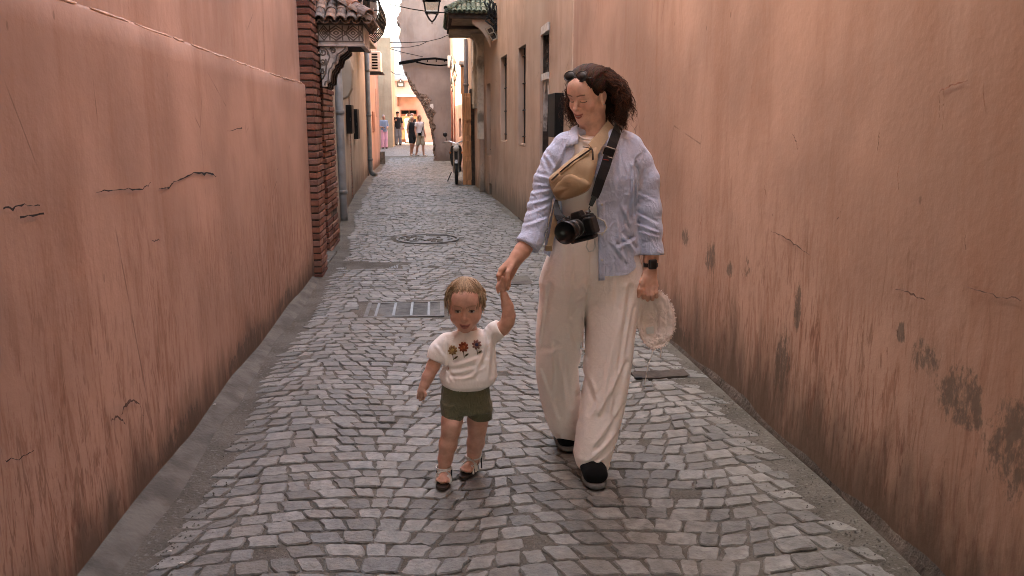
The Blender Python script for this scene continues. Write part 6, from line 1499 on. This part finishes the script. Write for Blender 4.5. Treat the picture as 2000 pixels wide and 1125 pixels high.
f.ell(PX(884, 833, 3.17), (.022, .014, .020), .015); f.ell(PX(933, 834, 3.24), (.022, .014, .020), .015)
def foot(f, ank, toe, z0):
    ank = np.array(ank); toe = np.array(toe); f.cone(ank, (ank[0], ank[1] + .012, z0 + .022), .022, .022, .015); a = np.array([ank[0], ank[1], z0 + .024]); b = np.array([toe[0], toe[1], z0 + .016]); f.cone(a, a + (b - a) * .7, .022, .021, .015)
    d_ = (b - a) / np.linalg.norm(b - a); n_ = np.array([-d_[1], d_[0], 0])
    for k, (o_, l_) in enumerate(((-.020, .86), (-.010, .97), (.0, 1.0), (.010, .98), (.021, .95))):
        f.cone(a + (b - a) * .55 + n_ * o_ * .9, a + (b - a) * (l_) + n_ * o_ * 1.12, .0085, .0062 if k != 4 else .0078, .0022)
    return a, b, n_
fl_ = foot(f, PX(867, 918, 3.205), (.006, 3.138, 0), .018); fr2_ = foot(f, PX(925, 896, 3.31), (.100, 3.235, 0), .018)
v, q = f.mesh(); take(v, q, np.tile(np.array(SKIN_C) * .92, (len(v), 1)))
f = Field((-.10, 3.12, .26), (.30, 3.38, .78), .012); f.stack([(z_, x_, y_, max(.02, a - .03), max(.02, b - .03)) for z_, x_, y_, a, b in CT], .02); f.stack([(z_, x_, y_, a - .03, b - .03) for z_, x_, y_, a, b in CS], .03)
f.cone(PX(880, 672, 3.25), PX(856, 690, 3.245), .03, .024, .02); f.cone(PX(950, 660, 3.25), PX(966, 648, 3.245), .03, .024, .02)
v, q = f.mesh(); take(v, q, np.tile(np.array(SKIN_C), (len(v), 1)))
mobj('body', np.concatenate(SV), np.concatenate(SQ), M_skin, ch_, True, np.concatenate(SC))
# fine fair hair
f = Field(HC.o - np.array([.11, .12, .12]), HC.o + np.array([.11, .13, .13]), .0036); E = lambda c_, r_, k, op='add': f.ell(HC(np.array(c_) * S), np.array(r_) * S, k, op, HC.R)
E((0, .014, .043), (.086, .102, .092), .01); E((0, .05, -.02), (.076, .06, .06), .03); E((0, -.104, -.046), (.068, .072, .092), .015, 'sub')
for s_ in (-1, 1): E((s_ * .085, .004, -.014), (.022, .026, .036), .008, 'sub')
v, q = f.mesh(); chair_ = mobj('hair', v, q, M_hair, ch_, True, np.tile(np.array((.30, .195, .115)), (len(v), 1)))
g = np.random.default_rng(51); mb_ = MB(); rts = []
while len(rts) < 560:
    u = g.normal(size=3); u /= np.linalg.norm(u); l = np.array([u[0] * .084, .014 + u[1] * .10, .042 + u[2] * .090])
    if l[2] < -.03 or (l[1] < -.050 and l[2] < .066) or (l[1] < .015 and l[2] < .045): continue
    tg = l - np.array([.01, .05, .135]); nn_ = u / np.linalg.norm(u); tg = tg - nn_ * (tg @ nn_); tg /= np.linalg.norm(tg) + 1e-6
    nrm = HC.R @ (tg + nn_ * .22); rts.append((HC(l * S), nrm, nrm * .6))
for k in range(330):
    az = g.normal() * .55; az = max(-1.25, min(1.25, az)); el0 = g.uniform(1.15, 1.5); el1 = g.uniform(.42, .66) - .12 * abs(az); lift = g.uniform(1.0, 1.05); ph = g.uniform(0, 6.28); pts = []; R0 = g.uniform(.0010, .0021)
    for t_ in np.linspace(0, 1, 12):
        E_ = el0 + (el1 - el0) * t_; A_ = az * (.55 + .45 * t_) + .04 * math.sin(t_ * 5 + ph); pts.append(HC(S * (np.array([0, .012, .044]) + lift * np.array([.086 * math.sin(A_) * math.cos(E_), -.112 * math.cos(A_) * math.cos(E_), .092 * math.sin(E_)]))))
    k_ = g.uniform(.6, 1.3); mb_.tube(pts, [R0] * 9 + [R0 * .8, R0 * .6, R0 * .3], 4, True, tuple(q_ * k_ for q_ in (.34, .22, .13)))
curl_locks(mb_, rts, g, .056, .75, (.0006, .0026), (.3, 1.2), (.0013, .0026), ((.34, .22, .13), (.42, .29, .18), (.26, .165, .095)), 10, 4)
tag(mb_.build('wisps', M_hair, chair_, True, cols=True), kind='stuff')
# embroidered flowers
cf = lambda a, b, o_: front(a, b, o_, CTA, 3.16)
def disc(c, rx, ry, rot, off, mat, par, name):
    P = []; n = 12
    for k in range(n):
        a = 2 * math.pi * k / n; x, y = rx * math.cos(a), ry * math.sin(a); P.append((c[0] + x * math.cos(rot) - y * math.sin(rot), c[1] + x * math.sin(rot) + y * math.cos(rot)))
    v = [cf(*p, off - .006) for p in P] + [cf(*p, off) for p in P] + [cf(*c, off + .0008)]
    mobj(name, v, [(i, n + i, n + (i + 1) % n, (i + 1) % n) for i in range(n)] + [(n + i, 2 * n, n + (i + 1) % n) for i in range(n)], mat, par, True)
def flower(c, R_, pet, core, n=9):
    o = thing('embroidered_flower', None, None, tuple(np.array(cf(*c, .004)) - wloc(ctee_o))); o.parent = ctee_o
    Mp = simple('petal_thread', pet, .9, .25, 60); Mc = simple('core_thread', core, .9, .2, 60); Ml = simple('leaf_thread', (.09, .065, .03), .9, .3, 60)
    MBst = MB().tube([cf(c[0], c[1] + R_ * .8, .0055), cf(c[0] + 1, c[1] + R_ * 1.5, .0055), cf(c[0] + 2, c[1] + R_ * 2.1, .0055)], .0016, 5); MBst.build('stem', Ml, o)
    disc((c[0] + 6.5, c[1] + R_ * 1.55), 4.6, 1.9, -.65, .0062, Ml, o, 'leaf')
    for k in range(n):
        a = 2 * math.pi * k / n + .2; disc((c[0] + R_ * .62 * math.cos(a), c[1] + R_ * .66 * math.sin(a)), R_ * .44, R_ * .26, a, .0062, Mp, o, 'petal')
    disc(c, R_ * .36, R_ * .38, 0, .0078, Mc, o, 'core')
flower((884, 684), 9.2, (.30, .17, .075), (.42, .28, .11)); flower((905, 678), 9.8, (.26, .065, .03), (.36, .11, .05)); flower((931, 673), 9.2, (.30, .145, .12), (.05, .04, .09), 8)
# sandals
def sandal(a, b, n_, z0):
    d_ = (b - a); L = np.linalg.norm(d_); u = d_ / L; P = []
    for k in range(24):
        t_ = 2 * math.pi * k / 24; s_ = math.cos(t_); P.append(a + u * (L * .5 + (L * .5 + .030) * s_ - .004) + n_ * (.030 + .004 * s_) * math.sin(t_))
    P = [np.array([p[0], p[1], 0]) for p in P]; v = [p + [0, 0, z0] for p in P] + [p + [0, 0, z0 + .011] for p in P]; n = 24
    so_ = mobj('sandal', v, [tuple(range(n - 1, -1, -1)), tuple(range(n, 2 * n))] + [(i, (i + 1) % n, n + (i + 1) % n, n + i) for i in range(n)], simple('dark_brown_sole', (.05, .032, .024), .7), ch_)
    def strap(t0, t1, h, w=.0075, mat=M_sole):
        pts = []
        for q_ in np.linspace(0, 1, 11):
            aa = math.pi * q_; t_ = t0 + (t1 - t0) * q_; c = a + u * (L * t_); pts.append(np.array([c[0], c[1], 0]) - n_ * .0315 * math.cos(aa) + np.array([0, 0, z0 + .010 + h * math.sin(aa) ** .8]))
        ribbon_tube(pts, w, mat, so_)
    strap(.74, .46, .037); strap(.46, .76, .037); strap(.62, .28, .047); strap(.26, .50, .049)
    ring_ = [a + u * (.034 * math.cos(t_)) + n_ * (.033 * math.sin(t_)) for t_ in np.linspace(0, 2 * math.pi, 21)]
    ribbon_tube([np.array([p[0], p[1] + .002, z0 + .060]) for p in ring_], .011, M_sole, so_, 'ankle_strap')
    for s_ in (-1, 1): ribbon_tube([np.array([*(a + n_ * s_ * .030 - u * .016)[:2], z0 + .004]), np.array([*(a + n_ * s_ * .031 - u * .012)[:2], z0 + .06])], .006, M_strap, so_)
def ribbon_tube(pts, w, mat, par, name='strap'):
    mb = MB(); 
    pts = [Vector(p) for p in pts]; n = len(pts); v = []
    for i, p in enumerate(pts):
        t_ = (pts[min(i + 1, n - 1)] - pts[max(i - 1, 0)]).normalized(); up = Vector((0, 0, 1)) if abs(t_.z) < .8 else Vector((0, 1, 0)); s_ = t_.cross(up).normalized(); nn = s_.cross(t_)
        if name == 'ankle_strap': s_, nn = nn, s_
        elif abs(t_.z) < .8: s_, nn = s_, nn
        for a, b in ((-1, -1), (1, -1), (1, 1), (-1, 1)): v.append(p + s_ * (a * w / 2) + nn * (b * .0016))
    fq = [(i * 4 + k, i * 4 + (k + 1) % 4, (i + 1) * 4 + (k + 1) % 4, (i + 1) * 4 + k) for i in range(n - 1) for k in range(4)]
    mb.add(v, fq + [(3, 2, 1, 0), tuple((n - 1) * 4 + k for k in range(4))]); mb.build(name, mat, par)
sandal(*fl_, .006); sandal(*fr2_, .006)

# ------------------------------------------------------------------ people at the end of the alley
def passer(label, px, py_feet, Y, H, face, top, legs, hair_c, skirt=None, sleeves=.5, leglen=1., pose=None, cap=None, carry=None, skin=(.42, .22, .15)):
    b = at(px, py_feet, Y); b[2] = float(ground_z(Y)); o = thing('person', label, 'person', b); k = H / 1.7; pose = pose or {}
    Rz = np.array(Euler((0, 0, R(face))).to_matrix()); T = lambda x, y, z: b + Rz @ (np.array([x, y, z]) * k)
    lk = dict(hl=T(-.085, 0, .88), hr=T(.085, 0, .88), kl=T(*pose.get('kl', (-.095, -.02, .48))), kr=T(*pose.get('kr', (.095, -.02, .48))), fl=T(*pose.get('fl', (-.10, .02, .07))), fr=T(*pose.get('fr', (.10, .02, .07))),
              sl=T(-.17, .01, 1.38), sr=T(.17, .01, 1.38), el=T(*pose.get('el', (-.23, .03, 1.10))), er=T(*pose.get('er', (.23, .03, 1.10))), wl=T(*pose.get('wl', (-.24, -.06, .86))), wr=T(*pose.get('wr', (.24, -.06, .86))))
    lo = b - np.array([.5, .5, .02]); hi = b + np.array([.5, .5, 1.85 * k])
    def legf(f, side, r0, r1, frac):
        a, c, d_ = lk['h' + side], lk['k' + side], lk['f' + side]
        if frac >= 1: f.chain([a, c, d_], [r0, (r0 + r1) / 2, r1], .03)
        elif frac > .5: f.chain([a, c, c + (d_ - c) * (frac - .5) * 2], [r0, (r0 + r1) / 2, r1], .03)
        else: f.chain([a, a + (c - a) * frac * 2], [r0, r1], .03)
    f = Field(lo, hi, .014)
    f.ell(T(0, -.01, 1.59), np.array([.075, .095, .115]) * k, .02, Rm=Rz); f.cone(T(0, .01, 1.40), T(0, 0, 1.52), .055 * k, .05 * k, .03); f.ell(T(0, -.10, 1.575), np.array([.012, .02, .018]) * k, .01)
    f.stack([(T(0, 0, z_)[2], b[0], b[1], rx * k, ry * k) for z_, rx, ry in ((.82, .14, .10), (.95, .145, .105), (1.1, .125, .09), (1.25, .145, .10), (1.38, .15, .09), (1.43, .08, .06))], .03)
    for s_ in 'lr':
        legf(f, s_, .075 * k, .04 * k, 1); f.chain([lk['s' + s_], lk['e' + s_], lk['w' + s_]], [.045 * k, .038 * k, .03 * k], .02); f.ell(lk['w' + s_] + np.array([0, 0, -.04]), (.03, .03, .05), .02)
        d_ = Rz @ np.array([0, -1, 0]); f.cone(lk['f' + s_] + np.array([0, 0, -.03]), lk['f' + s_] + d_ * .13 * k + np.array([0, 0, -.045]), .034, .026, .02)
    v, q = f.mesh(); mobj('body', v, q, M_skin, o, True, np.tile(np.array(skin), (len(v), 1)))
    f = Field(lo, hi, .016)
    f.stack([(T(0, 0, z_)[2], b[0], b[1], rx * k, ry * k) for z_, rx, ry in ((.84, .175, .13), (1.0, .165, .125), (1.12, .155, .115), (1.28, .17, .125), (1.38, .17, .11), (1.44, .09, .07))], .02)
    for s_ in 'lr':
        if sleeves > 0: e_ = lk['e' + s_]; a = lk['s' + s_]; f.chain([a, a + (e_ - a) * min(1, sleeves)], [.062 * k, .058 * k], .03)
    f.mod(lambda d, X, Y_, Z: d + .004 * nzt(X, Y_, Z)); v, q = f.mesh(); mobj('top', v, q, top, o, True)
    f = Field(lo, hi, .016)
    f.stack([(T(0, 0, z_)[2], b[0], b[1], rx * k, ry * k) for z_, rx, ry in ((.80, .165, .125), (.92, .165, .12), (.99, .15, .11))], .02)
    for s_ in 'lr': legf(f, s_, .098 * k, (.085 if leglen > .9 else .10) * k, leglen)
    f.mod(lambda d, X, Y_, Z: d + .004 * nzt(X, Y_, Z)); v, q = f.mesh(); mobj('trousers' if leglen > .9 else 'shorts', v, q, legs, o, True)
    f = Field(lo, hi, .014); f.ell(T(0, .012, 1.615), np.array([.086, .102, .108]) * k, .02, Rm=Rz); f.ell(T(0, -.09, 1.565), np.array([.075, .07, .085]) * k, .02, 'sub', Rz)
    if skirt: f.ell(T(0, .07, 1.50), np.array([.085, .05, .13]) * k, .04, Rm=Rz)
    v, q = f.mesh(); mobj('hair', v, q, M_hair, o, True, np.tile(np.array(hair_c), (len(v), 1)))
    if cap is not None:
        f = Field(lo, hi, .012); f.ell(T(0, .005, 1.65), np.array([.096, .112, .088]) * k, .01, Rm=Rz); f.ell(T(0, -.14, 1.655), np.array([.07, .07, .014]) * k, .01, Rm=Rz); f.mod(lambda d, X, Y_, Z: np.maximum(d, T(0, 0, 1.63)[2] - Z)); v, q = f.mesh(); mobj('cap', v, q, cap, o, True)
    for s_ in 'lr':
        c = lk['f' + s_]; d_ = Rz @ np.array([0, -1, 0]); MB().tube([c + np.array([0, 0, -.055]) - d_ * .04, c + np.array([0, 0, -.055]) + d_ * .17], [.04, .036], 8).build('shoe', M_blackc if leglen > .9 else M_boxwht, o, True)
    if carry: carry(o, T, k)
    return o
C = lambda n, c: cloth(n, c, bstr=.15, var=.08)
def book(o, T, k): MB().box(-.09, .09, -.30, -.20, 1.02, 1.05, Matrix.Translation(tuple(T(0, 0, 0)))).build('booklet', M_blackc, o)
passer('woman in blue top and pink trousers reading by the sand coloured wall', 751, 291, 43.5, 1.68, 20, C('denim_blue_cotton', (.19, .23, .29)), C('pink_cotton', (.68, .34, .40)), (.30, .27, .25), sleeves=.9, pose={'el': (-.22, -.02, 1.10), 'er': (.22, -.02, 1.10), 'wl': (-.08, -.26, 1.06), 'wr': (.08, -.26, 1.06)}, carry=book)
passer('man in black T-shirt and grey trousers, one hand at his chest', 778, 279, 47, 1.80, 5, C('black_cotton', (.016, .015, .016)), C('grey_cotton', (.20, .19, .19)), (.03, .02, .015), sleeves=.75, pose={'el': (-.27, .0, 1.12), 'wl': (-.10, -.22, 1.32)}, cap=M_blackc)
passer('person in long white clothes half hidden behind the man in black', 797, 276, 49.5, 1.68, -60, C('white_cotton', (.62, .56, .50)), C('white_cotton_long', (.60, .54, .48)), (.05, .03, .02), sleeves=.9)
passer('person with a light cap and black top near the far door', 806, 277, 46.5, 1.72, -150, C('black_jersey', (.014, .013, .013)), C('black_shorts', (.015, .014, .014)), (.25, .15, .08), sleeves=.5, leglen=.45, cap=C('faded_cap', (.30, .2, .17)))
passer('blonde woman in black sleeveless top and shorts, left of the strolling pair', 806, 303, 36.6, 1.68, 35, C('black_knit', (.012, .011, .012)), C('black_knit_shorts', (.013, .012, .012)), (.62, .52, .36), skirt=True, sleeves=0, leglen=.36, pose={'kl': (-.10, -.06, .48), 'fl': (-.12, -.02, .07), 'kr': (.07, .05, .48), 'fr': (.10, .22, .09)})
def pouch2(o, T, k): MB().box(-.07, .07, -.20, -.12, .86, .98, Matrix.Translation(tuple(T(0, 0, 0)))).build('hip_bag', M_blackc, o, bevel=.02); ribbon('bag_strap', [T(.15, -.09, 1.42), T(.05, -.15, 1.2), T(-.04, -.16, .97)], .03, M_blackc, o, .01)
passer('woman in white T-shirt and khaki shorts, right of the strolling pair', 821, 305, 36.0, 1.70, 40, C('white_jersey', (.66, .60, .58)), C('khaki_shorts', (.40, .34, .25)), (.20, .10, .06), sleeves=.35, leglen=.44, pose={'kl': (-.09, .04, .48), 'fl': (-.09, .16, .08), 'kr': (.09, -.08, .48), 'fr': (.09, -.12, .07)}, carry=pouch2)
